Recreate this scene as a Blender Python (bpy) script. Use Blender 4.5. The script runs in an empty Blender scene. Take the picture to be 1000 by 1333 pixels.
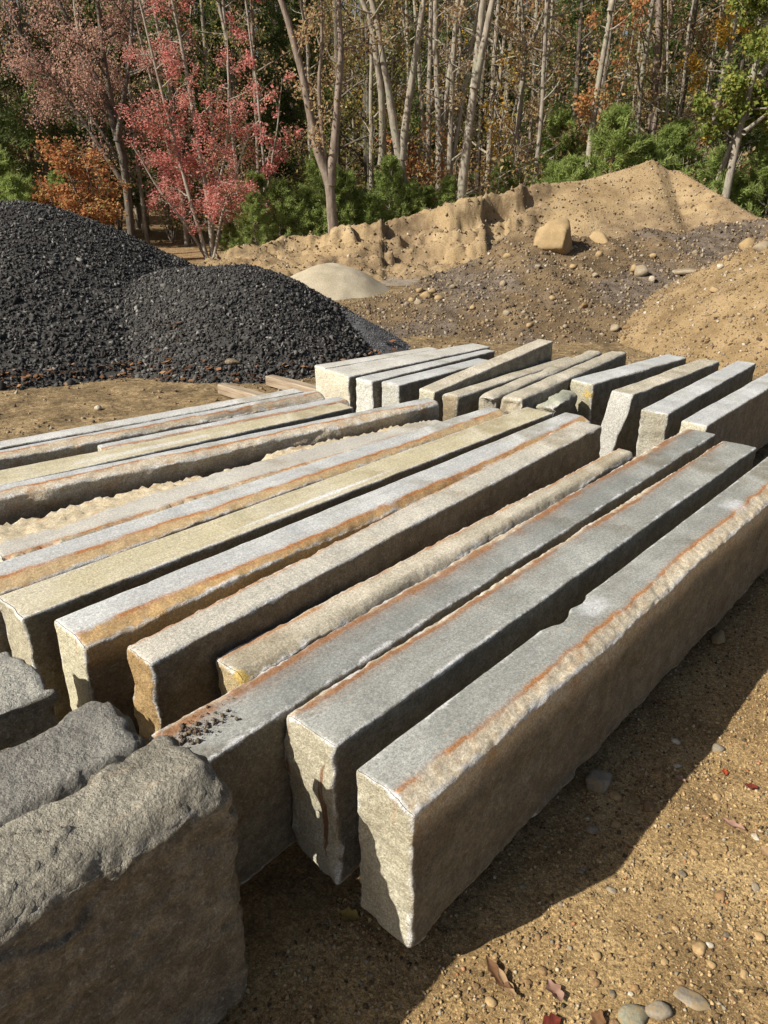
import bpy, math, random
import numpy as np
random.seed(7)
R = math.radians
# ---------------------------------------------------------------- camera
scn = bpy.context.scene
cam_d = bpy.data.cameras.new('camera'); cam = bpy.data.objects.new('camera', cam_d)
scn.collection.objects.link(cam); scn.camera = cam
cam.location = (0, 0, 1.6); cam.rotation_euler = (R(90 - 24.1), 0, 0)
cam_d.sensor_fit = 'VERTICAL'; cam_d.sensor_height = 36.0; cam_d.lens = 36.0 * 963 / 1333
cam_d.clip_start = 0.02; cam_d.clip_end = 2000
# ---------------------------------------------------------------- sky and sun
SUN_DIR = np.array([0.555, 0.285, -0.505]); SUN_DIR /= np.linalg.norm(SUN_DIR)   # the way the light travels
world = bpy.data.worlds.new('World'); scn.world = world; world.use_nodes = True
wn = world.node_tree; wn.nodes.clear()
sky = wn.nodes.new('ShaderNodeTexSky'); sky.sky_type = 'NISHITA'; sky.sun_disc = False
sky.sun_elevation = math.asin(-SUN_DIR[2]); sky.sun_rotation = math.atan2(-SUN_DIR[0], -SUN_DIR[1])
sky.air_density = 1.0; sky.dust_density = 3.0; sky.ozone_density = 0.6
bg = wn.nodes.new('ShaderNodeBackground'); bg.inputs[1].default_value = 0.055
wo = wn.nodes.new('ShaderNodeOutputWorld')
wn.links.new(sky.outputs[0], bg.inputs[0]); wn.links.new(bg.outputs[0], wo.inputs[0])
sun_d = bpy.data.lights.new('sun', 'SUN'); sun_d.energy = 5.0; sun_d.angle = R(0.5); sun_d.color = (1.0, 0.94, 0.84)
sun = bpy.data.objects.new('sun', sun_d); scn.collection.objects.link(sun)
from mathutils import Vector
sun.rotation_euler = Vector(SUN_DIR).to_track_quat('-Z', 'Y').to_euler(); sun.location = (-12, -6, 12)
scn.view_settings.view_transform = 'Standard'; scn.view_settings.look = 'None'
scn.view_settings.exposure = 0.5; scn.view_settings.gamma = 1.0; scn.view_settings.use_curve_mapping = False
scn.cycles.max_bounces = 6; scn.cycles.diffuse_bounces = 3; scn.cycles.transparent_max_bounces = 8
scn.cycles.use_denoising = True

# ================================================================ helpers
COL = scn.collection
def link(o, parent=None):
    COL.objects.link(o)
    if parent is not None: o.parent = parent
    return o
def tag(o, label=None, cat=None, group=None, kind=None):
    if label: o['label'] = label
    if cat: o['category'] = cat
    if group: o['group'] = group
    if kind: o['kind'] = kind
    return o
def empty(name, loc, rz=0.0, sc=1.0):
    o = bpy.data.objects.new(name, None); link(o); o.location = loc; o.rotation_euler = (0, 0, rz); o.scale = (sc,) * 3
    o.empty_display_size = 0.2
    return o
def mesh_np(name, V, F, mat, attrs=None, smooth=False):
    """V (n,3), F (m,3|4) -> mesh; attrs: dict of per-point float arrays"""
    me = bpy.data.meshes.new(name)
    V = np.ascontiguousarray(V, np.float32); F = np.ascontiguousarray(F, np.int32)
    m, k = F.shape
    me.vertices.add(len(V)); me.vertices.foreach_set('co', V.ravel())
    me.loops.add(m * k); me.loops.foreach_set('vertex_index', F.ravel())
    me.polygons.add(m); me.polygons.foreach_set('loop_start', np.arange(m, dtype=np.int32) * k)
    me.polygons.foreach_set('loop_total', np.full(m, k, np.int32))
    if smooth: me.polygons.foreach_set('use_smooth', np.ones(m, bool))
    for a, v in (attrs or {}).items():
        at = me.attributes.new(a, 'FLOAT', 'POINT'); at.data.foreach_set('value', np.ascontiguousarray(v, np.float32))
    me.update(calc_edges=True)
    me.materials.append(mat)
    return me
def obj(name, me, parent=None):
    return link(bpy.data.objects.new(name, me), parent)
# ---- noise
def _h(ix, iy, iz, seed):
    n = (ix.astype(np.uint32) * np.uint32(374761393) + iy.astype(np.uint32) * np.uint32(668265263)
         + iz.astype(np.uint32) * np.uint32(2147483647) + np.uint32((seed * 974634777) & 0xffffffff))
    n = (n ^ (n >> np.uint32(13))) * np.uint32(1274126177)
    n = (n ^ (n >> np.uint32(16))) * np.uint32(2246822519)
    n = n ^ (n >> np.uint32(15))
    return n.astype(np.float32) / np.float32(4294967295.0)
def vnoise(x, y, z, seed=0):
    x, y, z = np.broadcast_arrays(np.asarray(x, np.float32), np.asarray(y, np.float32), np.asarray(z, np.float32))
    ix, iy, iz = np.floor(x).astype(np.int32), np.floor(y).astype(np.int32), np.floor(z).astype(np.int32)
    fx, fy, fz = x - ix, y - iy, z - iz
    fx, fy, fz = [f * f * f * (f * (f * 6 - 15) + 10) for f in (fx, fy, fz)]
    def c(a, b, d): return _h(ix + a, iy + b, iz + d, seed)
    x00 = c(0,0,0) * (1-fx) + c(1,0,0) * fx; x10 = c(0,1,0) * (1-fx) + c(1,1,0) * fx
    x01 = c(0,0,1) * (1-fx) + c(1,0,1) * fx; x11 = c(0,1,1) * (1-fx) + c(1,1,1) * fx
    y0 = x00 * (1-fy) + x10 * fy; y1 = x01 * (1-fy) + x11 * fy
    return (y0 * (1-fz) + y1 * fz) * 2 - 1
def fbm(x, y, z=0.0, o=4, seed=0, gain=0.5):
    t = 0; a = 1; f = 1; s = 0
    for i in range(o):
        t = t + a * vnoise(np.asarray(x) * f + 17.3 * i, np.asarray(y) * f - 5.1 * i, np.asarray(z) * f + 3.7 * i, seed + i * 31); s += a; a *= gain; f *= 2.03
    return t / s
def ridged(x, y, z=0.0, o=3, seed=0):
    t = 0; a = 1; f = 1; s = 0
    for i in range(o):
        t = t + a * (1 - np.abs(vnoise(np.asarray(x) * f + 9.1 * i, np.asarray(y) * f, np.asarray(z) * f, seed + i * 57))); s += a; a *= .5; f *= 2.1
    return t / s
def facets(x, y, z, seed):
    """broken-stone relief: every jittered cell carries its own tilted plane"""
    x, y, z = np.broadcast_arrays(np.asarray(x, np.float32), np.asarray(y, np.float32), np.asarray(z, np.float32))
    ix, iy, iz = [np.floor(v).astype(np.int32) for v in (x, y, z)]
    best = np.full(x.shape, 1e9, np.float32); out = np.zeros(x.shape, np.float32)
    for a in (-1, 0, 1):
        for b in (-1, 0, 1):
            for c in (-1, 0, 1):
                jx, jy, jz = ix + a, iy + b, iz + c
                dx = x - jx - _h(jx, jy, jz, seed); dy = y - jy - _h(jx, jy, jz, seed + 1); dz = z - jz - _h(jx, jy, jz, seed + 2)
                d = dx * dx + dy * dy + dz * dz; k = d < best
                v = (_h(jx, jy, jz, seed + 3) - .5) + 1.1 * ((_h(jx, jy, jz, seed + 4) - .5) * dx + (_h(jx, jy, jz, seed + 5) - .5) * dy + (_h(jx, jy, jz, seed + 6) - .5) * dz)
                best = np.where(k, d, best); out = np.where(k, v, out)
    return out
def sstep(a, b, x):
    t = np.clip((x - a) / (b - a), 0, 1); return t * t * (3 - 2 * t)
# ---- node helper
class NT:
    def __init__(self, name):
        self.m = bpy.data.materials.new(name); self.m.use_nodes = True; self.t = self.m.node_tree
        self.t.nodes.clear()
        self.out = self.t.nodes.new('ShaderNodeOutputMaterial')
    def n(self, typ, ins=None, **props):
        nd = self.t.nodes.new('ShaderNode' + typ)
        for k, v in props.items(): setattr(nd, k, v)
        for k, v in (ins or {}).items(): self.set(nd.inputs[k], v)
        return nd
    def set(self, s, v):
        if hasattr(v, 'is_output'): self.t.links.new(v, s)
        elif isinstance(v, (tuple, list)) and s.type == 'RGBA' and len(v) == 3: s.default_value = (*v, 1)
        else: s.default_value = v
    def math(self, op, a, b=0.0, clamp=False):
        nd = self.n('Math', {0: a, 1: b}, operation=op); nd.use_clamp = clamp; return nd.outputs[0]
    def mix(self, f, a, b, mode='MIX'):
        nd = self.n('Mix', data_type='RGBA', blend_type=mode)
        nd.inputs[0].default_value = 0; self.set(nd.inputs[0], f); self.set(nd.inputs[6], a); self.set(nd.inputs[7], b)
        return nd.outputs[2]
    def noise(self, vec, scale, detail=4, rough=.55, dist=0.0):
        nd = self.n('TexNoise', {'Scale': scale, 'Detail': detail, 'Roughness': rough, 'Distortion': dist})
        if vec is not None: self.set(nd.inputs['Vector'], vec)
        return nd.outputs[0]
    def range(self, v, a, b, c=0.0, d=1.0, smooth=True):
        nd = self.n('MapRange', {0: v, 1: a, 2: b, 3: c, 4: d}, interpolation_type='SMOOTHSTEP' if smooth else 'LINEAR'); return nd.outputs[0]
    def attr(self, name): return self.n('Attribute', attribute_name=name).outputs['Fac']
    def obj(self): return self.n('TexCoord').outputs['Object']
    def geo(self): return self.n('NewGeometry').outputs['Position']
    def scalevec(self, v, s):
        nd = self.n('VectorMath', {0: v, 1: s}, operation='MULTIPLY'); return nd.outputs[0]
    def ramp(self, f, stops):
        nd = self.n('ValToRGB'); self.set(nd.inputs[0], f); e = nd.color_ramp.elements
        while len(e) > 1: e.remove(e[-1])
        e[0].position = stops[0][0]; e[0].color = (*stops[0][1], 1)
        for p, c in stops[1:]:
            x = e.new(p); x.color = (*c, 1)
        return nd.outputs[0]
    def bump(self, h, strength, dist, normal=None):
        nd = self.n('Bump', {'Height': h, 'Strength': strength, 'Distance': dist})
        if normal is not None: self.set(nd.inputs['Normal'], normal)
        return nd.outputs[0]
    def finish(self, col, rough=.85, normal=None, spec=.3):
        p = self.n('BsdfPrincipled', {'Base Color': col, 'Roughness': rough})
        p.inputs['Specular IOR Level'].default_value = spec
        if normal is not None: self.set(p.inputs['Normal'], normal)
        self.t.links.new(p.outputs[0], self.out.inputs[0]); return self.m

# slab frame: s runs along the slabs, n across them (to the right)
ANG = R(43.0); DS = np.array([math.sin(ANG), math.cos(ANG)]); DN = np.array([math.cos(ANG), -math.sin(ANG)])
def sn(s, n): return s * DS + n * DN

# ================================================================ terrain height functions
def z_ground(x, y):
    x = np.asarray(x, float); y = np.asarray(y, float)
    near = 0.012 * fbm(x * 2.2, y * 2.2, 0, 4, 3) + 0.006 * fbm(x * 11, y * 11, 0, 3, 5)
    mid = sstep(4, 9, np.hypot(x, y)) * .06 * fbm(x * .7, y * .7, 0, 4, 9)
    back = sstep(17, 32, y) * (.3 + .5 * fbm(x * .08, y * .08, 0, 2, 12)) + np.clip(y - 32, 0, 60) * .16
    return near + mid + back - .01
def cone(x, y, cx, cy, z0, k, a): return z0 + k * a - k * np.sqrt((x - cx) ** 2 + (y - cy) ** 2 + a * a)
def smax(a, b, k=.12): return np.maximum(a, b) + np.maximum(k - np.abs(a - b), 0) ** 2 / (4 * k)
def seg_tent(x, y, ax, ay, az, bx, by, bz, k, a):
    dx, dy = bx - ax, by - ay; t = np.clip(((x - ax) * dx + (y - ay) * dy) / (dx * dx + dy * dy), 0, 1)
    d2 = (x - ax - t * dx) ** 2 + (y - ay - t * dy) ** 2
    return az + (bz - az) * t + k * a - k * np.sqrt(d2 + a * a)
def z_black_main(x, y):
    z = seg_tent(x, y, -4.25, 9.05, 1.37, -8.0, 9.6, 1.3, .6, .9)
    return z + .05 * fbm(x * 1.3, y * 1.3, 0, 4, 21)
def z_black_hump(x, y):
    return seg_tent(x, y, -1.45, 7.95, .8, -2.2, 8.2, .74, .72, .55) + .045 * fbm(x * 1.7, y * 1.7, 0, 4, 23)
def z_grey_pile(x, y):
    return cone(x, y, -.42, 7.85, .36, .62, .12) + .02 * fbm(x * 2.5, y * 2.5, 0, 3, 25)
def z_pale(x, y):
    return cone(x, y, -.85, 12.3, .40, .66, .45) + .05 * fbm(x * 2.5, y * 2.5, 0, 4, 27)
def z_right(x, y):
    return cone(x, y, 5.5, 8.6, 1.66, .6, .1) + .07 * fbm(x * 1.4, y * 1.4, 0, 4, 29) + .015 * fbm(x * 7, y * 7, 0, 3, 30)
MX = [-3, -1.3, -.71, .21, .87, 1.55, 1.85, 2.13, 2.5, 3.37, 4.36, 5.81, 8, 14]
MY = [9.5, 9.8, 10, 10.5, 11, 11.3, 11.5, 11.6, 11.6, 11.6, 11.8, 12, 12.3, 13]
MZ = [-.5, -.15, .03, .24, .44, .7, .95, 1.05, .98, .86, .93, 1.02, 1.1, 1.2]
def z_mid(x, y):
    yc = np.interp(x, MX, MY) + .12 * fbm(x * 1.5, 0 * x, 0, 3, 31); zc = np.interp(x, MX, MZ)
    d = yc - y
    front = zc * (1 - np.clip(d, 0, 9) / (2.2 + 1.1 * sstep(.3, 2.2, x))) - .10 * np.sin(np.clip(d / 3.0, 0, 1) * math.pi) * sstep(.5, 1.5, zc)
    bk = zc + .62 * d
    z = np.where(d > 0, front, bk)
    z = np.where(zc < 0, zc - .1 * np.abs(d), z)
    gul = .15 * (ridged(x * .9 + .35 * y, y * .35, 0, 3, 33) - .6)
    return z + (gul + .05 * fbm(x * 1.8, y * 1.8, 0, 4, 35) + .03 * fbm(x * 6, y * 6, 0, 4, 37, .65) + .03 * facets(x * 3.2, y * 3.2, 0, 38)) * sstep(-.1, .3, z) 
BX = [-6, -4.3, -3.82, -2.95, -1.51, 0, 1.53, 1.99, 3.13, 4.19, 4.96, 5.5, 5.74, 6.05, 6.26, 6.72, 7.27, 8.5, 12]
BY = [14, 14.3, 14.5, 15, 15.5, 15.8, 16, 16, 16.5, 17, 17.3, 17.4, 17.5, 17.4, 17.2, 16.2, 15.4, 14.6, 14]
BZ = [-.8, -.2, .05, .4, .6, .91, 1.24, 1.35, 1.54, 1.63, 1.8, 1.97, 2.05, 1.84, 1.8, 1.38, .95, .5, .2]
def z_bank(x, y):
    yc = np.interp(x, BX, BY); zc = np.interp(x, BX, BZ)
    blk = sstep(4.2, 2.4, x)                     # the dug, clodded part; further right it is a poured cone
    d = yc - y + blk * (.30 * fbm(x * 1.1, 0 * x + 3, 0, 2, 41) + .22 * facets(x * .8 + .1 * fbm(x * 4, y * 4, 0, 2, 40), y * .9, 0, 43) + .22 * fbm(x * 1.6, y * 3, 0, 4, 42, .6) - .38 * sstep(.8, 1.3, x) * (1 - sstep(1.93, 2.0, x)) - .25 * sstep(-.9, -.6, x) * (1 - sstep(-.05, .05, x)))
    steep = np.clip(d / .16, 0, 1) * .40 * zc + np.clip((d - .45) / .12, 0, 1) * .16 * zc + np.clip((d - .3) / 1.5, 0, 1.4) * .44 * zc
    terr = .18 * blk * zc * (sstep(.75, .95, d) - np.clip((d - .2) / 1.2, 0, 1))
    smooth = d * .62
    front = zc - (blk * (steep + terr) + (1 - blk) * smooth)
    z = np.where(d > 0, front, zc + .30 * d)
    rough = blk * (.09 * facets(x * .9, y * 1.6, 0, 45) + .15 * fbm(x * 1.3, y * 2.2, 0, 6, 45, .62) + .05 * facets(x * 4, y * 6, 0, 46) + .035 * facets(x * 9, y * 11, 0, 48)) + (1 - blk) * .05 * fbm(x * 1.2, y * 1.2, 0, 4, 47)
    gul = (1 - blk) * -.10 * sstep(.55, .95, ridged(x * .55 - .3 * y, y * .2, 0, 2, 49)) * sstep(.2, 1.2, d)
    return np.where(zc < 0, zc, z + rough * sstep(-.2, .4, zc) + gul)

# ================================================================ earth materials
def mat_earth(name, stops, scale, bump=.6, fine=140., stops2=None, zone=None, rough=.95):
    t = NT(name); p = t.geo()
    a = t.noise(p, scale, 6, .6); c = t.ramp(t.range(a, .3, .7, smooth=False), stops)
    if stops2:
        b = t.noise(p, zone, 4, .65, .6); c = t.mix(t.range(b, .46, .58), c, t.ramp(t.range(t.noise(p, scale * 3, 4, .6), .3, .7, smooth=False), stops2))
    g = t.noise(p, fine, 3, .7)
    c = t.mix(.55, c, t.mix(1.0, c, t.ramp(g, [(0.25, (.45, .45, .45)), (.5, (1, 1, 1)), (.78, (1.75, 1.7, 1.6))]), 'MULTIPLY'))
    n = t.bump(t.noise(p, fine * .6, 5, .65), bump, .012)
    return t.finish(c, rough, n, .15)
M_GROUND = NT('packed_dirt')
def build_ground_mat():
    t = M_GROUND; p = t.geo(); sx = t.n('SeparateXYZ', {0: p})
    gold = t.ramp(t.range(t.noise(p, 3.5, 6, .6), .3, .7, smooth=False), [(0, (.17, .114, .056)), (.5, (.29, .20, .098)), (1, (.39, .285, .15))])
    brown = t.ramp(t.range(t.noise(p, 4.0, 6, .65), .3, .7, smooth=False), [(0, (.085, .062, .038)), (.5, (.19, .14, .08)), (1, (.30, .225, .135))])
    litter = t.ramp(t.range(t.noise(p, 6.0, 6, .7), .3, .7, smooth=False), [(0, (.09, .06, .035)), (.5, (.24, .165, .095)), (1, (.36, .25, .14))])
    wob = t.math('MULTIPLY_ADD', t.noise(p, .8, 4), 1.2, False)
    wob.node.inputs[2].default_value = -.6
    yy = t.math('ADD', sx.outputs[1], wob)
    c = t.mix(t.range(yy, 3.0, 4.5), gold, brown)
    c = t.mix(t.range(yy, 16.0, 18.0), c, litter)
    sp = t.noise(p, 260., 3, .75)
    c = t.mix(.6, c, t.mix(1.0, c, t.ramp(sp, [(.25, (.35, .33, .3)), (.5, (1, 1, 1)), (.75, (1.9, 1.85, 1.7))]), 'MULTIPLY'))
    v1 = t.n('TexVoronoi', {'Vector': p, 'Scale': 130., 'Randomness': 1.0}); v2 = t.n('TexVoronoi', {'Vector': p, 'Scale': 300., 'Randomness': 1.0})
    v3 = t.n('TexVoronoi', {'Vector': p, 'Scale': 34., 'Randomness': 1.0}); far_a = t.range(sx.outputs[1], 3.0, 4.5)
    for v, amt in ((v1, .55), (v2, .5), (v3, t.math('MULTIPLY', far_a, .6))):                      # grains of coarse sand, each its own tone
        gcol = t.ramp(t.n('SeparateXYZ', {0: v.outputs['Color']}).outputs[0], [(0, (.45, .42, .38)), (.4, (.9, .88, .84)), (.75, (1.25, 1.25, 1.2)), (1, (1.7, 1.68, 1.6))])
        c = t.mix(amt, c, t.mix(1.0, c, gcol, 'MULTIPLY'))
    n = t.bump(t.noise(p, 55., 5, .7), .7, .012); n = t.bump(v1.outputs['Distance'], -.6, .006, n); n = t.bump(t.math('MULTIPLY', v3.outputs['Distance'], far_a), -.8, .03, n); n = t.bump(v2.outputs['Distance'], -.5, .003, n)
    t.finish(c, .95, n, .15); return t.m
M_GROUND = build_ground_mat()
M_SAND = mat_earth('dug_sand', [(0, (.20, .138, .072)), (.5, (.30, .218, .12)), (1, (.37, .28, .165))], 1.6, .9, 40., [(0, (.14, .098, .056)), (.5, (.215, .155, .09)), (1, (.30, .22, .13))], .5)
M_MID = mat_earth('gravelly_soil', [(0, (.075, .053, .031)), (.5, (.138, .097, .054)), (1, (.22, .157, .088))], 2.5, .8, 60.,
                  [(0, (.065, .051, .040)), (.5, (.12, .095, .073)), (1, (.20, .16, .122))], .55)
M_RIGHT = mat_earth('golden_sand', [(0, (.15, .102, .05)), (.5, (.235, .165, .084)), (1, (.315, .228, .125))], 3.0, .7, 70.)
M_PALE = mat_earth('pale_sand', [(0, (.28, .24, .17)), (.5, (.36, .315, .23)), (1, (.43, .38, .29))], 2.0, .4, 60.)
M_BLACK = mat_earth('dark_gravel_bed', [(0, (.028, .027, .026)), (.5, (.052, .050, .047)), (1, (.085, .082, .077))], 9., .9, 45.)
M_GREYF = mat_earth('grey_fines', [(0, (.05, .05, .052)), (.5, (.09, .09, .092)), (1, (.14, .14, .14))], 9., .6, 90.)

# ================================================================ ground and piles
def axis_dense(lo, hi, a, b, fine, grow):
    mid = list(np.arange(a, b, fine)); l = []; x = a; st = fine
    while x > lo: st *= grow; x -= st; l.append(x)
    r = []; x = mid[-1]; st = fine
    while x < hi: st *= grow; x += st; r.append(x)
    return np.array(l[::-1] + mid + r)
def grid_mesh(name, xs, ys, f, mat, cut=None, smooth=True):
    X, Y = np.meshgrid(xs, ys, indexing='ij'); Z = f(X, Y)
    n, m = X.shape; I = np.arange(n * m).reshape(n, m)
    F = np.stack([I[:-1, :-1], I[1:, :-1], I[1:, 1:], I[:-1, 1:]], -1).reshape(-1, 4)
    V = np.stack([X, Y, Z], -1).reshape(-1, 3)
    if cut is not None:
        rel = (Z - z_ground(X, Y)).ravel(); F = F[(rel[F] > cut).any(1)]
        u, inv = np.unique(F, return_inverse=True); V = V[u]; F = inv.reshape(-1, 4)
    return mesh_np(name, V, F, mat, smooth=smooth)
gx = axis_dense(-260, 260, -1.3, 2.6, .022, 1.075); gy = axis_dense(-120, 320, .3, 3.6, .022, 1.06)
tag(obj('ground', grid_mesh('ground', gx, gy, z_ground, M_GROUND)), kind='structure')
def pile(name, f, x0, x1, y0, y1, st, mat, label, cat, smooth=True):
    me = grid_mesh(name, np.arange(x0, x1, st), np.arange(y0, y1, st), f, mat, cut=-.12, smooth=smooth)
    return tag(obj(name, me), label, cat)
P_MAIN = pile('gravel_pile', z_black_main, -12, -1.0, 5, 14, .07, M_BLACK, 'tall broad pile of crushed black stone, the higher of the two black heaps', 'gravel pile')
P_HUMP = pile('gravel_pile', z_black_hump, -3.6, .6, 5.8, 10.2, .05, M_BLACK, 'lower rounded heap of crushed black stone in front of the taller black pile', 'gravel pile')
P_GREY = pile('gravel_pile', z_grey_pile, -1.4, .6, 7.0, 8.8, .04, M_GREYF, 'small fine dark grey gravel heap at the foot of the black stone', 'gravel pile')
P_PALE = pile('sand_pile', z_pale, -2.2, .5, 11, 13.8, .05, M_PALE, 'small pale cream sand heap below the dug sand bank', 'sand pile')
P_MID = pile('soil_mound', z_mid, -2.5, 13.0, 6.8, 15.0, .05, M_MID, 'brown gravelly soil mound strewn with rocks behind the stacked slabs', 'soil mound')
P_RIGHT = pile('sand_pile', z_right, 2.2, 9.5, 5.4, 12.0, .05, M_RIGHT, 'golden brown sand pile on the lower slope of the rocky soil mound', 'sand pile')
P_BANK = pile('sand_bank', z_bank, -5.5, 12.0, 12.6, 21.5, .045, M_SAND, 'long tan sand bank with dug face and pointed peak before the woods', 'sand bank', False)
strip = grid_mesh('path', np.arange(-.6, 2.2, .1), np.arange(12.75, 14.1, .1), lambda x, y: z_ground(x, y) + .012, mat_earth('path_grit', [(0, (.16, .135, .10)), (.5, (.24, .20, .155)), (1, (.31, .27, .215))], 6., .6, 60.))
tag(obj('path', strip), kind='structure')
def z_all(x, y):
    z = z_ground(x, y)
    for f, b in ((z_black_main, (-12, -1)), (z_black_hump, (-3.6, .6)), (z_grey_pile, (-1.4, .6)), (z_pale, (-2.2, .5)), (z_mid, (-2.5, 13)), (z_right, (2.2, 9.5)), (z_bank, (-5.5, 12))):
        z = np.where((np.asarray(x) > b[0]) & (np.asarray(x) < b[1]), np.maximum(z, f(np.asarray(x, float), np.asarray(y, float))), z)
    return z

# ================================================================ loose stones (many small pieces joined)
def ico(sub=0):
    p = (1 + 5 ** .5) / 2
    V = np.array([(-1,p,0),(1,p,0),(-1,-p,0),(1,-p,0),(0,-1,p),(0,1,p),(0,-1,-p),(0,1,-p),(p,0,-1),(p,0,1),(-p,0,-1),(-p,0,1)], float)
    F = np.array([(0,11,5),(0,5,1),(0,1,7),(0,7,10),(0,10,11),(1,5,9),(5,11,4),(11,10,2),(10,7,6),(7,1,8),(3,9,4),(3,4,2),(3,2,6),(3,6,8),(3,8,9),(4,9,5),(2,4,11),(6,2,10),(8,6,7),(9,8,1)])
    V /= np.linalg.norm(V[0])
    for _ in range(sub):
        mids = {}; V = list(V); NF = []
        def mid(a, b):
            k = (min(a, b), max(a, b))
            if k not in mids:
                v = (V[a] + V[b]) / 2; V.append(v / np.linalg.norm(v)); mids[k] = len(V) - 1
            return mids[k]
        for a, b, c in F:
            ab, bc, ca = mid(a, b), mid(b, c), mid(c, a); NF += [(a, ab, ca), (b, bc, ab), (c, ca, bc), (ab, bc, ca)]
        V = np.array(V); F = np.array(NF)
    return V, F
OCT = (np.array([(1,0,0),(-1,0,0),(0,1,0),(0,-1,0),(0,0,1),(0,0,-1)], float),
       np.array([(0,2,4),(2,1,4),(1,3,4),(3,0,4),(2,0,5),(1,2,5),(3,1,5),(0,3,5)]))
CUBE8 = (np.array([(x, y, z) for x in (-1, 1) for y in (-1, 1) for z in (-1, 1)], float) * .72,
         np.array([(0,1,3),(0,3,2),(4,6,7),(4,7,5),(0,4,5),(0,5,1),(2,3,7),(2,7,6),(0,2,6),(0,6,4),(1,5,7),(1,7,3)]))
def rot_rand(n, rng):
    q = rng.normal(size=(n, 4)); q /= np.linalg.norm(q, axis=1)[:, None]; w, x, y, z = q.T
    return np.stack([1-2*(y*y+z*z), 2*(x*y-z*w), 2*(x*z+y*w), 2*(x*y+z*w), 1-2*(x*x+z*z), 2*(y*z-x*w), 2*(x*z-y*w), 2*(y*z+x*w), 1-2*(x*x+y*y)], -1).reshape(n, 3, 3)
def scatter_mesh(name, P, size, base, mat, seed, jit=.35, flat=(1, .8, .6), smooth=False, yaw=False):
    rng = np.random.default_rng(seed); n = len(P); BV, BF = base; k = len(BV)
    V = BV[None] * (1 + rng.uniform(-jit, jit, (n, k, 1)))
    V = V * (np.array(flat) * rng.uniform(.75, 1.25, (n, 3)))[:, None, :]
    if yaw:
        a = rng.uniform(0, 6.28, n); z = np.zeros(n); o = np.ones(n)
        Rm = np.stack([np.cos(a), -np.sin(a), z, np.sin(a), np.cos(a), z, z, z, o], -1).reshape(n, 3, 3)
        tx = rng.normal(0, .25, (n, 2)); Rm[:, 2, :2] = tx
    else: Rm = rot_rand(n, rng)
    V = np.einsum('nij,nkj->nki', Rm, V) * size[:, None, None] + P[:, None, :]
    F = BF[None] + (np.arange(n) * k)[:, None, None]
    return mesh_np(name, V.reshape(-1, 3), F.reshape(-1, 3), mat, {'rnd': np.repeat(rng.random(n), k)}, smooth)
def mat_stones(name, stops, rough=.7, spec=.35, fine=60., bump=.3):
    t = NT(name); c = t.ramp(t.attr('rnd'), stops); p = t.geo()
    g = t.noise(p, fine, 4, .6); c = t.mix(.5, c, t.mix(1.0, c, t.ramp(g, [(.3, (.6, .6, .6)), (.7, (1.4, 1.4, 1.4))]), 'MULTIPLY'))
    return t.finish(c, rough, t.bump(g, bump, .006), spec)
M_BSTONE = mat_stones('crushed_black_stone', [(0, (.024, .023, .022)), (.45, (.048, .046, .044)), (.8, (.082, .079, .075)), (.95, (.14, .135, .125)), (1, (.25, .24, .22))], .9, .15)
M_TSTONE = mat_stones('mixed_tan_gravel', [(0, (.06, .042, .026)), (.3, (.17, .115, .058)), (.6, (.29, .205, .11)), (.8, (.22, .175, .13)), (.95, (.36, .30, .22)), (1, (.48, .43, .35))], .85, .2)
M_FGRAV = mat_stones('golden_grit', [(0, (.05, .038, .026)), (.2, (.16, .105, .048)), (.5, (.33, .225, .105)), (.75, (.46, .335, .17)), (.88, (.19, .165, .125)), (.96, (.5, .42, .28)), (1, (.34, .12, .04))], .8, .25, 200.)
M_MGRAV = mat_stones('mixed_brown_gravel', [(0, (.05, .04, .03)), (.3, (.12, .088, .057)), (.55, (.20, .142, .08)), (.8, (.27, .205, .125)), (.95, (.28, .24, .19)), (1, (.46, .40, .32))], .85, .2)
def on_pile(f, n, box, seed, lift, extra=None):
    rng = np.random.default_rng(seed); x = rng.uniform(box[0], box[1], n); y = rng.uniform(box[2], box[3], n)
    z = f(x, y); k = z > z_ground(x, y) - .05
    if extra is not None: k &= extra(x, y, rng)
    return np.stack([x, y, z + lift], -1)[k], rng
# black stone: pieces bigger toward the foot of the heap
P, rng = on_pile(z_black_main, 48000, (-6.6, -1.2, 5.4, 9.7), 1, .004, lambda x, y, r: (x > -y * .62 - .6) & ((z_black_hump(x, y) < z_black_main(x, y) + .08)))
sz = (.0072 + .018 * rng.random(len(P)) ** 3.5) * (1.25 - .25 * P[:, 2]); sz[rng.random(len(P)) < .012] *= 1.8
tag(obj('gravel', scatter_mesh('gravel', P, sz, CUBE8, M_BSTONE, 2, .45, (1.1, .8, .45)), P_MAIN), kind='stuff')
P, rng = on_pile(z_black_hump, 27000, (-3.2, .2, 6.0, 8.6), 3, .003, lambda x, y, r: z_black_hump(x, y) > z_black_main(x, y) - .03)
sz = (.007 + .018 * rng.random(len(P)) ** 3.5) * (1.25 - .5 * P[:, 2]); sz[rng.random(len(P)) < .012] *= 1.8
tag(obj('gravel', scatter_mesh('gravel', P, sz, CUBE8, M_BSTONE, 4, .45, (1.1, .8, .45)), P_HUMP), kind='stuff')
P, rng = on_pile(z_grey_pile, 5000, (-1.2, .4, 7.1, 8.6), 5, .001); sz = .006 + .006 * rng.random(len(P))
tag(obj('gravel', scatter_mesh('gravel', P, sz, OCT, mat_stones('grey_chips', [(0, (.05, .05, .052)), (.6, (.1, .1, .1)), (1, (.2, .2, .2))]), 6), P_GREY), kind='stuff')
P, rng = on_pile(z_mid, 26000, (-1.2, 7.5, 7.6, 12.2), 7, .003)
sz = .008 + .03 * rng.random(len(P)) ** 5
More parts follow.
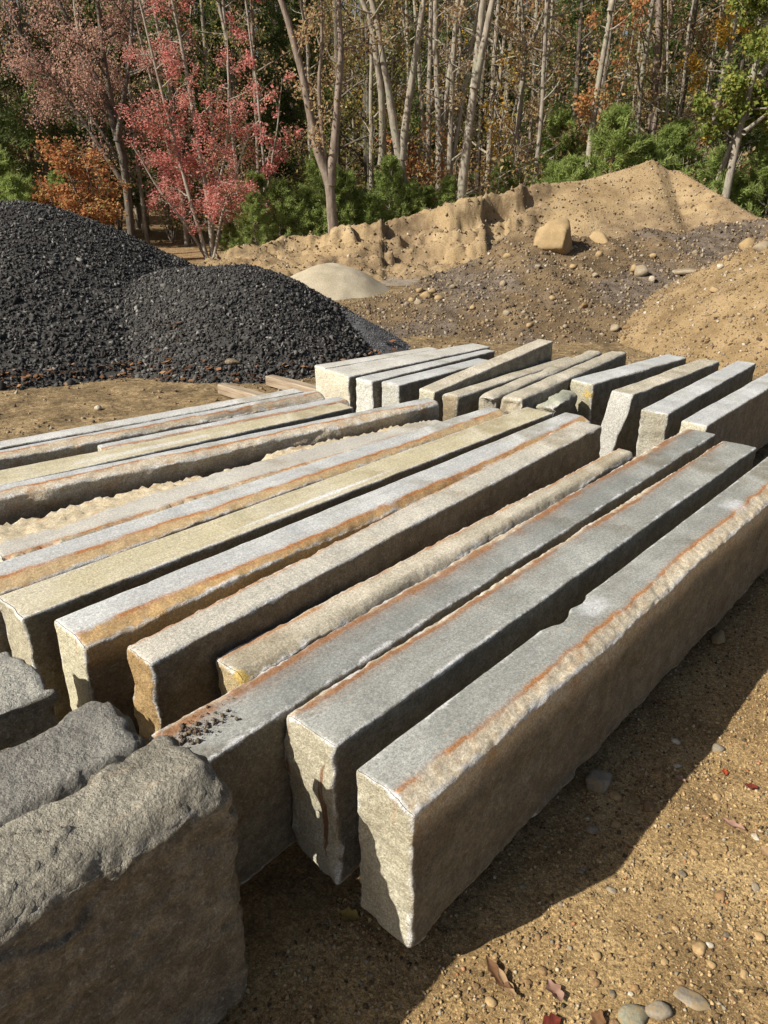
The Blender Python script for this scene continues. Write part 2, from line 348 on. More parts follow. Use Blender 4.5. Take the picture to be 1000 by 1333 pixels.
tag(obj('gravel', scatter_mesh('gravel', P, sz, OCT, M_MGRAV, 8, .35, (1, .85, .7)), P_MID), kind='stuff')
P, rng = on_pile(z_right, 12000, (2.4, 6, 6.6, 10), 9, .002); sz = .007 + .022 * rng.random(len(P)) ** 5
tag(obj('gravel', scatter_mesh('gravel', P, sz, OCT, M_TSTONE, 10, .35, (1, .85, .7)), P_RIGHT), kind='stuff')
P, rng = on_pile(z_bank, 14000, (-4, 9, 13.4, 17.6), 11, .003); sz = .010 + .035 * rng.random(len(P)) ** 6
tag(obj('gravel', scatter_mesh('gravel', P, sz, OCT, M_TSTONE, 12, .35, (1, .85, .7)), P_BANK), kind='stuff')
# grit on the dirt in the foreground
rng = np.random.default_rng(13); n = 150000
s_ = rng.uniform(-.1, 3.6, n); n_ = rng.uniform(-1.0, .75, n) ; xy = s_[:, None] * DS + n_[:, None] * DN
k = (xy[:, 1] > .5) & (np.abs(xy[:, 0]) < .62 * xy[:, 1] + .25) & (n_ > -.95)
xy = xy[k]; clump = fbm(xy[:, 0] * 3.5, xy[:, 1] * 3.5, 0, 3, 77)
k = rng.random(len(xy)) < .62 + .5 * clump; xy = xy[k]
sz = .0015 + .0065 * rng.random(len(xy)) ** 4
P = np.column_stack([xy, z_ground(xy[:, 0], xy[:, 1]) + sz * .15])
tag(obj('grit', scatter_mesh('grit', P, sz, OCT, M_FGRAV, 14, .3, (1, .85, .65), True)), 'golden brown grit and tiny pebbles covering the dirt beside the nearest slab', 'grit', kind='stuff')
# scattered dirt clods on the strip of ground left of the slabs and up to the piles
rng = np.random.default_rng(15); n = 36000
x = rng.uniform(-4.5, 5.2, n); y = rng.uniform(3.2, 14.0, n); k = (rng.random(n) < .5 + .5 * (fbm(x * 1.2, y * 1.2, 0, 3, 5) > .05)) & (np.abs(x) < .6 * y + .5)
x, y = x[k], y[k]; sz = .005 + .022 * rng.random(len(x)) ** 6
P = np.column_stack([x, y, z_ground(x, y) + sz * .1])
tag(obj('grit', scatter_mesh('grit', P, sz, OCT, M_MGRAV, 16, .3, (1, .85, .65))), 'coarse brown grit on the open dirt between slabs and black piles', 'grit', kind='stuff')

# ================================================================ granite slabs
def axis(L, res, fine, g=1.35):
    a = [0.0]; st = fine
    while a[-1] < L / 2 and st < res: a.append(a[-1] + st); st *= g
    a = np.array([v for v in a if v < L * .45]); inner = L - 2 * a[-1]; k = max(2, int(round(inner / res)))
    m = np.linspace(a[-1], L - a[-1], k + 1)
    return np.concatenate([a[:-1], m, (L - a[:-1])[::-1]])
def granite(name, top=(.30, .305, .29), top2=(.36, .36, .33), side=(.15, .132, .098), side2=(.25, .225, .175), end=(.46, .435, .335), end2=(.37, .34, .25),
            rustR=0., rustL=0., rw=.012, shoulder=(.52, .46, .35), white=.85, rough_top=0., rust_end=0., grain=1.0, patches=(), lichen=None, streak=.5, bumpd=.014, flecks_glints=.35, rustc=((.30, .12, .04), (.42, .21, .085))):
    t = NT(name); o = t.obj()
    big = t.noise(o, 4., 5, .6); med = t.noise(o, 22., 5, .65)
    ct = t.mix(t.range(big, .38, .64), top, top2)
    st = t.noise(t.scalevec(o, (1.2, 26., 1.)), 2.2, 4, .6)
    ct = t.mix(t.math('MULTIPLY', t.range(st, .45, .7), streak * .6), ct, t.mix(1.0, ct, (.72, .69, .64), 'MULTIPLY'))
    mo = t.noise(o, 1.7, 5, .62, .5)
    ct = t.mix(t.math('MULTIPLY', t.range(mo, .50, .64), .75), ct, t.mix(1.0, ct, (.64, .59, .50), 'MULTIPLY'))
    ct = t.mix(t.math('MULTIPLY', t.range(t.noise(o, 7.5, 5, .7, .8), .55, .68), .55), ct, t.mix(1.0, ct, (.74, .76, .80), 'MULTIPLY'))
    ct = t.mix(t.math('MULTIPLY', t.range(t.noise(t.scalevec(o, (1., 5., 1.)), 6., 5, .7), .60, .70), .35), ct, (.33, .24, .15))
    ct = t.mix(t.math('MULTIPLY', t.range(mo, .46, .36), .35), ct, t.mix(1.0, ct, (1.28, 1.28, 1.27), 'MULTIPLY'))
    dk = t.noise(o, 34., 5, .75)
    ct = t.mix(t.math('MULTIPLY', t.range(dk, .60, .70), .4), ct, t.mix(1.0, ct, (.55, .52, .46), 'MULTIPLY'))
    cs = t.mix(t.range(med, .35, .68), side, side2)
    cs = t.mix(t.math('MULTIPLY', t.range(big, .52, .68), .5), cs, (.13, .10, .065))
    fl = t.noise(o, 75., 5, .75); cs = t.mix(t.math('MULTIPLY', t.range(fl, .56, .68), flecks_glints), cs, (.42, .40, .34)); cs = t.mix(t.math('MULTIPLY', t.range(fl, .44, .34), .5), cs, (.07, .06, .045))  # stone speckle; its pale spots also paint relief highlights on the blocks' shaded sides
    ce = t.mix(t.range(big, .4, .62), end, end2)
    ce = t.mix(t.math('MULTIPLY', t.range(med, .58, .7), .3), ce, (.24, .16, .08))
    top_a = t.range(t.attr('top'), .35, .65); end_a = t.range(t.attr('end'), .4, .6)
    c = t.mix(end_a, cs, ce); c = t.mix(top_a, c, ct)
    wob = t.math('MULTIPLY', t.math('SUBTRACT', t.noise(o, 14., 4, .6), .5), .022)
    for at, amt in (('eR', rustR), ('eL', rustL)):
        if amt <= 0: continue
        e = t.math('ADD', t.attr(at), wob)
        sh = t.math('MULTIPLY', t.range(e, .002, -.006), t.range(t.attr('below'), .11, .02))
        shc = t.mix(t.math('MULTIPLY', t.range(t.noise(o, 40., 5, .7), .42, .66), .6), shoulder, (.34, .25, .15))
        shc = t.mix(t.math('MULTIPLY', t.range(t.noise(o, 11., 3), .54, .70), .45), shc, (.40, .22, .09))
        c = t.mix(t.math('MULTIPLY', sh, t.math('SUBTRACT', 1.0, end_a)), c, shc)
        band = t.range(t.math('ABSOLUTE', e), rw, rw * .25)
        halo = t.math('MULTIPLY', t.range(t.math('ABSOLUTE', e), rw * 2.6, 0.), .35)
        r = t.math('MULTIPLY', t.math('MAXIMUM', band, halo), t.math('MULTIPLY', t.range(t.noise(o, 6., 4, .65), .32, .58, .12, 1.), amt))
        r = t.math('MULTIPLY', r, t.math('MAXIMUM', top_a, t.math('MULTIPLY', sh, .7)))
        c = t.mix(r, c, t.mix(t.noise(o, 30., 3), rustc[0], rustc[1]))
    if rust_end > 0:
        v = t.noise(t.scalevec(o, (1., 9., .8)), 3.1, 3, .5)
        c = t.mix(t.math('MULTIPLY', t.math('MULTIPLY', t.range(v, .60, .66), end_a), rust_end), c, (.17, .075, .03))
    # pale bruised arrises
    ed = t.math('ADD', t.attr('edge'), t.math('MULTIPLY', t.math('SUBTRACT', med, .5), .05))
    w = t.math('MULTIPLY', t.range(ed, .012, .0), t.math('MULTIPLY', t.range(t.noise(o, 9., 4, .7), .36, .60), white))
    c = t.mix(w, c, (.58, .58, .57))
    for (px, py, rx, ry, amt) in patches:     # saw dust and scuffs on the top
        d = t.n('VectorMath', {0: t.n('VectorMath', {0: o, 1: (px, py, 0)}, operation='SUBTRACT').outputs[0], 1: (1 / rx, 1 / ry, 0)}, operation='MULTIPLY').outputs[0]
        l = t.n('VectorMath', {0: d}, operation='LENGTH').outputs['Value']
        l = t.math('ADD', l, t.math('MULTIPLY', t.math('SUBTRACT', t.noise(o, 18., 4), .5), 1.3))
        c = t.mix(t.math('MULTIPLY', t.math('MULTIPLY', t.range(l, 1.1, .3), amt), top_a), c, (.60, .61, .62))
    if lichen:
        d = t.n('VectorMath', {0: o, 1: lichen}, operation='DISTANCE').outputs['Value']
        c = t.mix(t.range(t.math('ADD', d, t.math('MULTIPLY', t.math('SUBTRACT', t.noise(o, 25., 4), .5), .14)), .036, .012), c, (.46, .33, .10))
    # scratches
    for (sx_, sy_, sd_) in ((2.2, 7., 0.), (5., 3.5, 31.)):
        ln = t.noise(t.n('VectorMath', {0: t.scalevec(o, (sx_, sy_, 1.)), 1: (sd_, sd_, 0.)}, operation='ADD').outputs[0], 1.0, 1, .4)
        m_ = t.math('MULTIPLY', t.range(t.math('ABSOLUTE', t.math('SUBTRACT', ln, .5)), .0045, .0012), t.range(t.noise(o, 3.4, 3, .6), .54, .62))
        c = t.mix(t.math('MULTIPLY', t.math('MULTIPLY', m_, .45), top_a), c, (.60, .60, .58))
    g = t.noise(o, 290., 2, .8); g2 = t.noise(o, 130., 3, .8)
    gm = t.mix(1.0, t.ramp(g, [(.3, (.62, .62, .62)), (.5, (1, 1, 1)), (.72, (1.45, 1.45, 1.43))]), t.ramp(g2, [(.33, (.62, .62, .61)), (.5, (1, 1, 1)), (.66, (1.4, 1.4, 1.38))]), 'MULTIPLY')
    c = t.mix(min(1.0, .8 * grain), c, t.mix(1.0, c, gm, 'MULTIPLY'))
    ru = t.math('SUBTRACT', 1.0, t.math('MULTIPLY', top_a, 1.0 - rough_top))
    h = t.math('MULTIPLY', t.noise(o, 38., 6, .68), t.math('MULTIPLY_ADD', ru, .95, False))
    h.node.inputs[1].links[0].from_node.inputs[2].default_value = .05
    n = t.bump(h, .8, bumpd); n = t.bump(g, .35, .0015, n)
    return t.finish(c, t.range(big, .3, .7, .62, .8), n, .35)
def slab(label, FL, FR, BR, BL, mat, zt=.5, zb=.09, res=.022, fine=.006, seed=1, r0=.010, r1=.02, top=.0012, side=.010, end=.006,
         cR=0., dR=0., cL=0., dL=0., wob=.006, bites=(), tilt=0., skewF=0., skewB=0., name='granite_curbstone', group=None, cat='stone slab', lump=0., crown=0., shr=1.0):
    FL, FR, BR, BL = [sn(*q) for q in (FL, FR, BR, BL)]
    f = (FL + FR) / 2; b = (BL + BR) / 2; L = np.linalg.norm(b - f); u = (b - f) / L; v = np.array([-u[1], u[0]])
    wf = abs((FL - FR) @ v); wb = abs((BL - BR) @ v); w = (wf + wb) / 2; h = zt - zb
    xs, ys, zs = axis(L, res, fine * 1.4), axis(w, min(res, .02), fine), axis(h, res, fine)
    nx, ny, nz = len(xs), len(ys), len(zs)
    G = np.arange(nx * ny * nz).reshape(nx, ny, nz)
    def q(a, flip):
        A = np.stack([a[:-1, :-1], a[1:, :-1], a[1:, 1:], a[:-1, 1:]], -1).reshape(-1, 4)
        return A[:, ::-1] if flip else A
    F = np.concatenate([q(G[:, :, -1], False), q(G[:, :, 0], True), q(G[:, 0, :], False), q(G[:, -1, :], True), q(G[0], True), q(G[-1], False)])
    U, inv = np.unique(F, return_inverse=True); F = inv.reshape(-1, 4)
    i, j, k = np.unravel_index(U, (nx, ny, nz)); x, y, z = xs[i] - L / 2, ys[j] - w / 2, zs[k]
    ox, oy, oz = x.copy(), y.copy(), z.copy(); S = seed * 13.7
    dist = np.sort(np.stack([np.minimum(xs[i], L - xs[i]), np.minimum(ys[j], w - ys[j]), np.minimum(zs[k], h - zs[k])]), 0)[1]
    # rounded, chipped arrises
    ch = .7 * vnoise(x * 13 + S, y * 13, z * 13, seed) + .7 * facets(x * 18 + S, y * 18, z * 18, seed + 2); ch2 = fbm(x * 4 + S, y * 4, z * 4, 2, seed + 5)
    r = np.clip(r0 * (1 + .5 * ch2) + r1 * np.clip(ch - .2, 0, 1) ** 1.2 * sstep(.05, .55, vnoise(x * 2.3 + S, y * 7, z * 3, seed + 7) + .35 * vnoise(x * 9 + S, y * 9, z * 9, seed + 8)), .002, min(w, h) * .45)
    cz = z - h / 2
    ix, iy, iz = np.clip(x, -L/2 + r, L/2 - r), np.clip(y, -w/2 + r, w/2 - r), np.clip(cz, -h/2 + r, h/2 - r)
    dx, dy, dz = x - ix, y - iy, cz - iz; dl = np.sqrt(dx*dx + dy*dy + dz*dz); kf = np.where(dl > r, r / np.maximum(dl, 1e-9), 1)
    x, y, z = ix + dx * kf, iy + dy * kf, iz + dz * kf + h / 2
    # split faces
    below = h - oz; wy = np.abs(oy / (w / 2)) ** 4; sg = np.sign(oy); wt = (oz / h) ** 4
    wx = .02 * fbm(ox * 9 + S, oy * 9, oz * 9, 2, seed + 9)
    fr = .65 * fbm(ox * 5 + S, oz * 7, sg * 3, 6, seed + 11, .6) + .35 * facets((ox + wx) * 4 + S, sg * 3, (oz + wx) * 6, seed + 13) + .15 * facets((ox + wx) * 19 + S, sg * 3, (oz - wx) * 24, seed + 17)
    lowf = .6 * vnoise(ox * 1.3 + S, sg * 7.1, 0, seed + 19) + .35 * facets(ox * 4.5 + S, sg * 3.3, below * 3, seed + 23) + .2 * facets(ox * 13 + S, sg * 3.3, below * 9, seed + 25)
    keep = 1.0 if lump > 0 else .22 + .78 * sstep(.0, .07, below)
    y = y + sg * wy * (side * 1.6 * fr + wob * lowf) * keep
    # shoulders: rock-faced strip falling away along an edge
    eR = oy + w / 2; eL = w / 2 - oy
    eRa, eLa = eR - .012, eL - .012
    for (c0, d0, e, sd) in ((cR, dR, eR, 1), (cL, dL, eL, 2)):
        if c0 <= 0: continue
        cc = c0 * (1 + .42 * vnoise(ox * 1.4 + S, sd * 5.0, 0, seed + 29) + .22 * vnoise(ox * 3.7 + S, sd * 5.0, 0, seed + 31) + .20 * np.clip(facets(ox * 6 + S, sd * 3.0, 0, seed + 32), 0, 1) + .05 * vnoise(ox * 70 + S, sd * 2.0, 0, seed + 33)); cc = np.maximum(cc, .01)
        dd = d0 * (1 + .6 * vnoise(ox * 2.2 + S, sd * 1.0, 0, seed + 37) + .2 * vnoise(ox * 9 + S, sd * 1.0, 0, seed + 39))
        tt = np.clip(1 - e / cc, 0, 1)
        z = z - tt ** .8 * dd * (oz / h) ** 2 - shr * np.clip(tt * 4, 0, 1) * wt * (.0025 * facets((ox + wx) * 13 + S, oy * 30, 0, seed + 41) + .0045 * facets((ox + wx) * 55, oy * 55, oz * 30, seed + 42) + .005 * fbm(ox * 55, oy * 55, oz * 55, 3, seed + 44))
        if sd == 1: eRa = e - cc
        else: eLa = e - cc
    z = z + wt * top * 1.8 * fbm(ox * 7 + S, oy * 11, 0, 4, seed + 43) + crown * wt * (1 - (2 * oy / w) ** 2)
    we = np.clip(1 - (L / 2 - np.abs(ox)) / .09, 0, 1) ** 2; sx = np.sign(ox)
    x = x + sx * we * end * 1.8 * (.5 * fbm(oy * 9 + S, oz * 7, sx, 4, seed + 47) + .7 * facets(oy * 9 + S, oz * 9, sx * 3, seed + 49) + .3 * vnoise(oy * 40, oz * 40, sx, seed + 51))
    x = x + np.where(ox < 0, skewF, -skewB) * (h - oz) / h * -np.clip(1 - (L / 2 - np.abs(ox)) / .35, 0, 1)
    for (bx, sd, bl, bd, bz) in bites:
        kx = np.clip(1 - np.abs(ox - bx) / bl, 0, 1) ** .45 * (1 + .5 * vnoise(ox * 30, oz * 14, 0, seed + 53)); ky = np.clip(sd * oy / (w / 2), 0, 1) ** 3
        y = y - sd * bd * kx * ky * np.clip(1 - below / bz, 0, 1) ** .7
    if lump > 0:
        dv = lump * (.7 * fbm(ox * 2.4 + S, oy * 3.5, oz * 3.5, 5, seed + 57, .55) + .6 * facets((ox + wx) * 3 + S, oy * 3, (oz + wx) * 3.5, seed + 59) + .28 * facets((ox + wx) * 7 + S, oy * 7, (oz + wx) * 7, seed + 60))
        dv2 = .003 * fbm(ox * 24 + S, oy * 24, oz * 24, 5, seed + 65, .7) + .0015 * facets((ox + 2 * wx) * 11 + S, oy * 11, (oz - 2 * wx) * 11, seed + 61)
        x = x + sx * np.abs(ox / (L/2)) ** 3 * dv; y = y + np.clip(oy / (w / 2), -1, 1) * (dv + dv2); z = z + (oz / h) * (dv * .8 + dv2)
    wid = (wf + (wb - wf) * (ox / L + .5)) / w; y = y * wid * (1.0 if lump > 0 else 1.06)
    z = z + tilt * (ox / L + .5)
    z = np.maximum(z, -.0) 
    V = np.stack([x, y, z], -1)
    topm = ((oz == h) & (np.abs(oy) < w/2 - 1e-6) & (np.abs(ox) < L/2 - 1e-6)).astype(float)
    endm = (np.abs(np.abs(ox) - L / 2) < 1e-6).astype(float)
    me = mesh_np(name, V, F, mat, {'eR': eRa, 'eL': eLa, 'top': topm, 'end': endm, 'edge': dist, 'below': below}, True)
    o = obj(name, me); m = (f + b) / 2
    o.location = (m[0], m[1], zb); o.rotation_euler = (0, 0, math.atan2(u[1], u[0]))
    return tag(o, label, cat, group or 'granite slabs set out in rows', 'thing')
GREY = dict(top=(.40, .41, .405), top2=(.49, .50, .49)); OLIVE = dict(top=(.245, .25, .23), top2=(.325, .33, .305))
YEL = dict(top=(.44, .395, .265), top2=(.49, .45, .34), white=.7)
TAN = dict(top=(.40, .365, .285), top2=(.52, .475, .385), rough_top=.8, white=.5)
# front row, from the open dirt side inwards
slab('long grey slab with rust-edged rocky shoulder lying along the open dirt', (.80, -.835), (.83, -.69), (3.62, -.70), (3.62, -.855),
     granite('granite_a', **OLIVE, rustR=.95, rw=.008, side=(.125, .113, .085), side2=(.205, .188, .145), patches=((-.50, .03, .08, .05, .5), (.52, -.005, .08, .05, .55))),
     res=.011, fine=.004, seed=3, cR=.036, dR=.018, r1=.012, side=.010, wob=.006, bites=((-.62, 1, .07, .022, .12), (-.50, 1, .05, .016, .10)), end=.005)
slab('grey slab with curved rust stain and rust-cracked end, beside the slab along the dirt', (.80, -1.075), (.855, -.92), (3.47, -.935), (3.485, -1.085),
     granite('granite_b', **OLIVE, rustL=1.0, rw=.017, rustc=((.19, .09, .045), (.30, .165, .085)), rust_end=.9, side=(.18, .16, .12), side2=(.26, .24, .19)), res=.013, fine=.0045, seed=8, cL=.020, dL=.006, r0=.009, r1=.022, end=.008)
slab('grey slab with dirt crumbs on its near end and brown stained edge', (.56, -1.24), (.60, -1.085), (3.56, -1.145), (3.545, -1.285),
     granite('granite_c', top=(.205, .213, .20), top2=(.285, .29, .27), rustL=1.0, rw=.027, rustc=((.19, .09, .045), (.30, .165, .085)), white=.95, side=(.13, .115, .085), side2=(.21, .19, .145)), res=.013, fine=.0045, seed=12, cL=.022, dL=.004, r1=.03, side=.012)
slab('low narrow slab with rough whitened top sunk between two taller slabs', (.90, -1.465), (.90, -1.34), (3.25, -1.395), (3.22, -1.475),
     granite('granite_d', **dict(TAN, rough_top=.35, white=1.0), rustL=.8, rw=.010, rust_end=.0, end=(.38, .30, .17), lichen=(-1.17, -.045, .32)), zt=.43, seed=16, res=.016, fine=.006, cL=.012, dL=.002, cR=.030, dR=.03, side=.014, top=.002, wob=.008)
slab('rounded tan slab with rough ochre stained end and thin rust edge', (.70, -1.585), (.735, -1.475), (3.325, -1.605), (3.29, -1.742),
     granite('granite_e', top=(.42, .40, .345), top2=(.50, .47, .40), rustL=.75, rw=.008, end=(.40, .30, .155), end2=(.30, .20, .09), side=(.17, .125, .075), side2=(.25, .195, .125), rough_top=.35), seed=20, res=.016, fine=.005, cL=.012, dL=.003, r0=.014, r1=.035, side=.014, end=.009)
slab('blue grey slab with orange rust seam, pale flat end and rocky shoulder', (.64, -1.845), (.655, -1.685), (3.375, -1.71), (3.39, -1.855),
     granite('granite_f', **GREY, rustR=1.0, rw=.010, shoulder=(.44, .29, .13), end=(.52, .49, .35), end2=(.46, .43, .31), side=(.15, .11, .065), side2=(.22, .165, .10)), seed=24, res=.016, fine=.005, cR=.036, dR=.022, side=.015, end=.003)
slab('yellowish smooth slab with clean straight edges and a white streak', (.56, -2.085), (.63, -1.918), (3.315, -1.90), (3.33, -2.055),
     granite('granite_g', **YEL, end=(.36, .35, .28), side=(.17, .135, .08), side2=(.23, .19, .12), patches=((-.25, -.045, .45, .016, .8),)), seed=28, res=.018, fine=.006, side=.004, wob=.002, r0=.005, r1=.014)
slab('blue grey slab with double orange rust lines beside the yellowish smooth slab', (.45, -2.315), (.45, -2.14), (3.21, -2.088), (3.18, -2.21),
     granite('granite_h', **GREY, rustR=1.0, rw=.010, shoulder=(.45, .33, .18)), seed=32, res=.018, cR=.038, dR=.020, side=.014)
slab('slab with broad rough crumbly strip on one edge and rust line on the other', (.72, -2.73), (.72, -2.33), (2.90, -2.215), (2.80, -2.455),
     granite('granite_i', top=(.41, .39, .35), top2=(.47, .45, .40), rustR=1.0, rustL=.01, rw=.008, shoulder=(.47, .41, .29)), seed=36, res=.018, zt=.49, cR=.034, dR=.020, cL=.17, dL=.045, side=.022, wob=.02, shr=3.0)
slab('grey slab with tall dark rugged side facing the crumbly edged slab', (.35, -3.08), (.35, -2.98), (3.11, -2.465), (3.09, -2.57),
     granite('granite_j', **GREY, rustR=1.0, rw=.007, shoulder=(.52, .46, .36), side=(.13, .11, .085), side2=(.22, .20, .17)), seed=40, res=.018, cR=.034, dR=.022, side=.026)
slab('pale yellow smooth slab with clean edges, the thinner of the two yellow slabs', (.35, -3.25), (.35, -3.05), (2.72, -2.725), (2.67, -2.845),
     granite('granite_k', **YEL, patches=((.1, -.02, .5, .03, .5),)), seed=44, res=.022, side=.006, wob=.003, r0=.006)
slab('short thin grey slab with rusty edge wedged beside the pale yellow slab', (1.45, -3.165), (1.45, -3.085), (2.78, -2.855), (2.80, -2.955),
     granite('granite_l', **GREY, rustR=.8, rw=.010), seed=48, res=.022, side=.012, cR=.025, dR=.014, zt=.495)
slab('grey slab with rust line and tan rocky shoulder, next to the outermost slab', (.3, -3.53), (.3, -3.45), (2.80, -3.06), (2.783, -3.145),
     granite('granite_m', **GREY, rustR=.95, rw=.006, shoulder=(.5, .43, .32)), seed=52, res=.022, cR=.04, dR=.024, side=.018)
slab('outermost plain pale grey slab bordering the dirt before the black piles', (.3, -3.68), (.3, -3.575), (2.733, -3.168), (2.73, -3.262),
     granite('granite_n', top=(.45, .45, .43), top2=(.52, .52, .50)), seed=56, res=.022, side=.012)
# second row, behind
B2 = dict(res=.024, fine=.007)
PALE = dict(top=(.44, .43, .39), top2=(.52, .51, .47), end=(.55, .52, .42), end2=(.45, .42, .33))
slab('pale outermost slab of the back row, beside the two timbers', (3.22, -3.62), (3.20, -3.505), (4.20, -3.345), (4.15, -3.45), granite('granite_q', **PALE), seed=60, **B2)
slab('pale broad slab with creamy end, second in the back row from the timbers', (3.17, -3.485), (3.16, -3.235), (4.58, -3.12), (4.42, -3.30), granite('granite_r', **PALE), seed=64, side=.014, **B2)
slab('pale grey slab with squared whitish end, third in the back row from the timbers', (3.14, -3.20), (3.20, -3.055), (4.40, -3.03), (4.42, -3.10), granite('granite_t', top=(.42, .425, .41), top2=(.48, .48, .46), end=(.55, .55, .50), end2=(.48, .48, .43)), seed=68, zt=.495, **B2)
slab('short grey slab with pale speckled end, fourth in the back row from the timbers', (3.20, -3.03), (3.24, -2.89), (4.15, -2.87), (4.17, -2.985), granite('granite_u', **GREY, end=(.42, .42, .38), end2=(.36, .35, .3)), seed=72, zt=.49, **B2)
slab('grey brown slab propped up so its far end stands above its neighbours', (3.22, -2.755), (3.28, -2.635), (4.52, -2.635), (4.54, -2.75), granite('granite_v', **TAN), seed=76, tilt=.11, zt=.49, side=.012, **B2)
slab('brownish slab with worn rounded end beside the propped-up slab', (3.28, -2.605), (3.30, -2.50), (4.66, -2.52), (4.67, -2.615), granite('granite_w', **TAN, end=(.28, .23, .15), end2=(.2, .16, .1)), seed=80, zt=.48, r0=.02, side=.014, **B2)
slab('tan slab with broken knobbly end, one of a rough-topped pair', (3.38, -2.42), (3.42, -2.31), (4.93, -2.46), (4.90, -2.56), granite('granite_x', **TAN, end=(.36, .33, .27), end2=(.28, .24, .17)), seed=84, r0=.03, r1=.05, side=.016, top=.005, end=.03, zt=.495, **B2)
slab('tan slab with coarse rounded end next to the small broken block', (3.38, -2.285), (3.46, -2.165), (4.99, -2.315), (5.01, -2.44), granite('granite_y', **TAN, end=(.34, .30, .22), end2=(.26, .21, .14)), seed=88, r0=.03, r1=.04, side=.016, top=.005, end=.025, **B2)
slab('small broken block of grey stone wedged between larger back row slabs', (3.55, -2.145), (3.58, -2.035), (3.93, -2.09), (3.92, -2.185), granite('granite_z', top=(.32, .33, .26), top2=(.4, .4, .33), end=(.3, .28, .2), end2=(.22, .2, .14)), seed=92, r0=.03, r1=.05, side=.03, end=.03, top=.01, zt=.45, lump=.02, res=.02, fine=.007)
slab('grey slab with yellow lichen patch on its end', (4.01, -2.20), (4.03, -2.04), (5.14, -1.93), (5.11, -2.075), granite('granite_aa', **GREY, end=(.36, .34, .25), end2=(.25, .22, .14), lichen=(-.56, -.055, .34), rust_end=.2), seed=96, r0=.014, **B2)
slab('tan topped slab with slanting salt and pepper speckled end', (3.93, -1.885), (3.96, -1.755), (5.15, -1.715), (5.125, -1.845), granite('granite_bb', **TAN, end=(.38, .37, .34), end2=(.33, .32, .29), grain=1.6), seed=100, skewF=.22, side=.016, top=.004, **B2)
slab('grey slab with square rough grey end next to the speckled end slab', (3.70, -1.59), (3.72, -1.455), (5.26, -1.525), (5.25, -1.64), granite('granite_cc', **GREY, end=(.30, .275, .21), end2=(.36, .34, .28)), seed=104, end=.012, **B2)
slab('long blue grey slab ending the back row, near the golden sand pile', (3.64, -1.35), (3.66, -1.225), (5.6, -1.27), (5.6, -1.385), granite('granite_dd', **GREY), seed=108, **B2)
# rough quarry blocks nearest the camera
RK = dict(top=(.18, .165, .13), top2=(.30, .275, .22), side=(.15, .132, .098), side2=(.29, .26, .20), end=(.17, .145, .10), end2=(.12, .10, .07), rough_top=1.0, white=.2, streak=0., bumpd=.03, flecks_glints=.8)  # strong pale spots put highlights of the rough relief into the side colour
RKG = dict(RK); RKG.update(top=(.18, .17, .15), top2=(.26, .25, .22))
slab('large rough brown quarry block with jagged lit edge in front of the slabs', (-.9, -1.11), (-.9, -.885), (.575, -.895), (.54, -1.09), granite('granite_p', **RK), zt=.63, zb=.03, seed=112, res=.010, fine=.006, r0=.030, r1=.03, top=.006, side=.014, end=.012, lump=.024, cat='stone block', name='quarry_block', group='rough quarry blocks', cR=.045, dR=.02)
slab('rough grey quarry block with rounded end, behind the large brown block', (-.6, -1.42), (-.6, -1.165), (.56, -1.165), (.55, -1.38), granite('granite_o', **RKG), zt=.545, zb=.03, seed=116, res=.012, fine=.007, r0=.032, r1=.03, top=.006, side=.012, end=.012, lump=.020, cat='stone block', name='quarry_block', group='rough quarry blocks', cR=.05, dR=.03)
slab('small dark quarry block with pale top beside the yellowish smooth slab', (-.4, -1.88), (-.4, -1.57), (.545, -1.565), (.52, -1.85), granite('granite_s', **dict(RKG, top=(.33, .32, .28), top2=(.4, .39, .34))), zt=.49, zb=.03, seed=120, res=.02, fine=.007, r0=.03, r1=.05, top=.006, side=.014, end=.014, lump=.022, cat='stone block', name='quarry_block', group='rough quarry blocks')

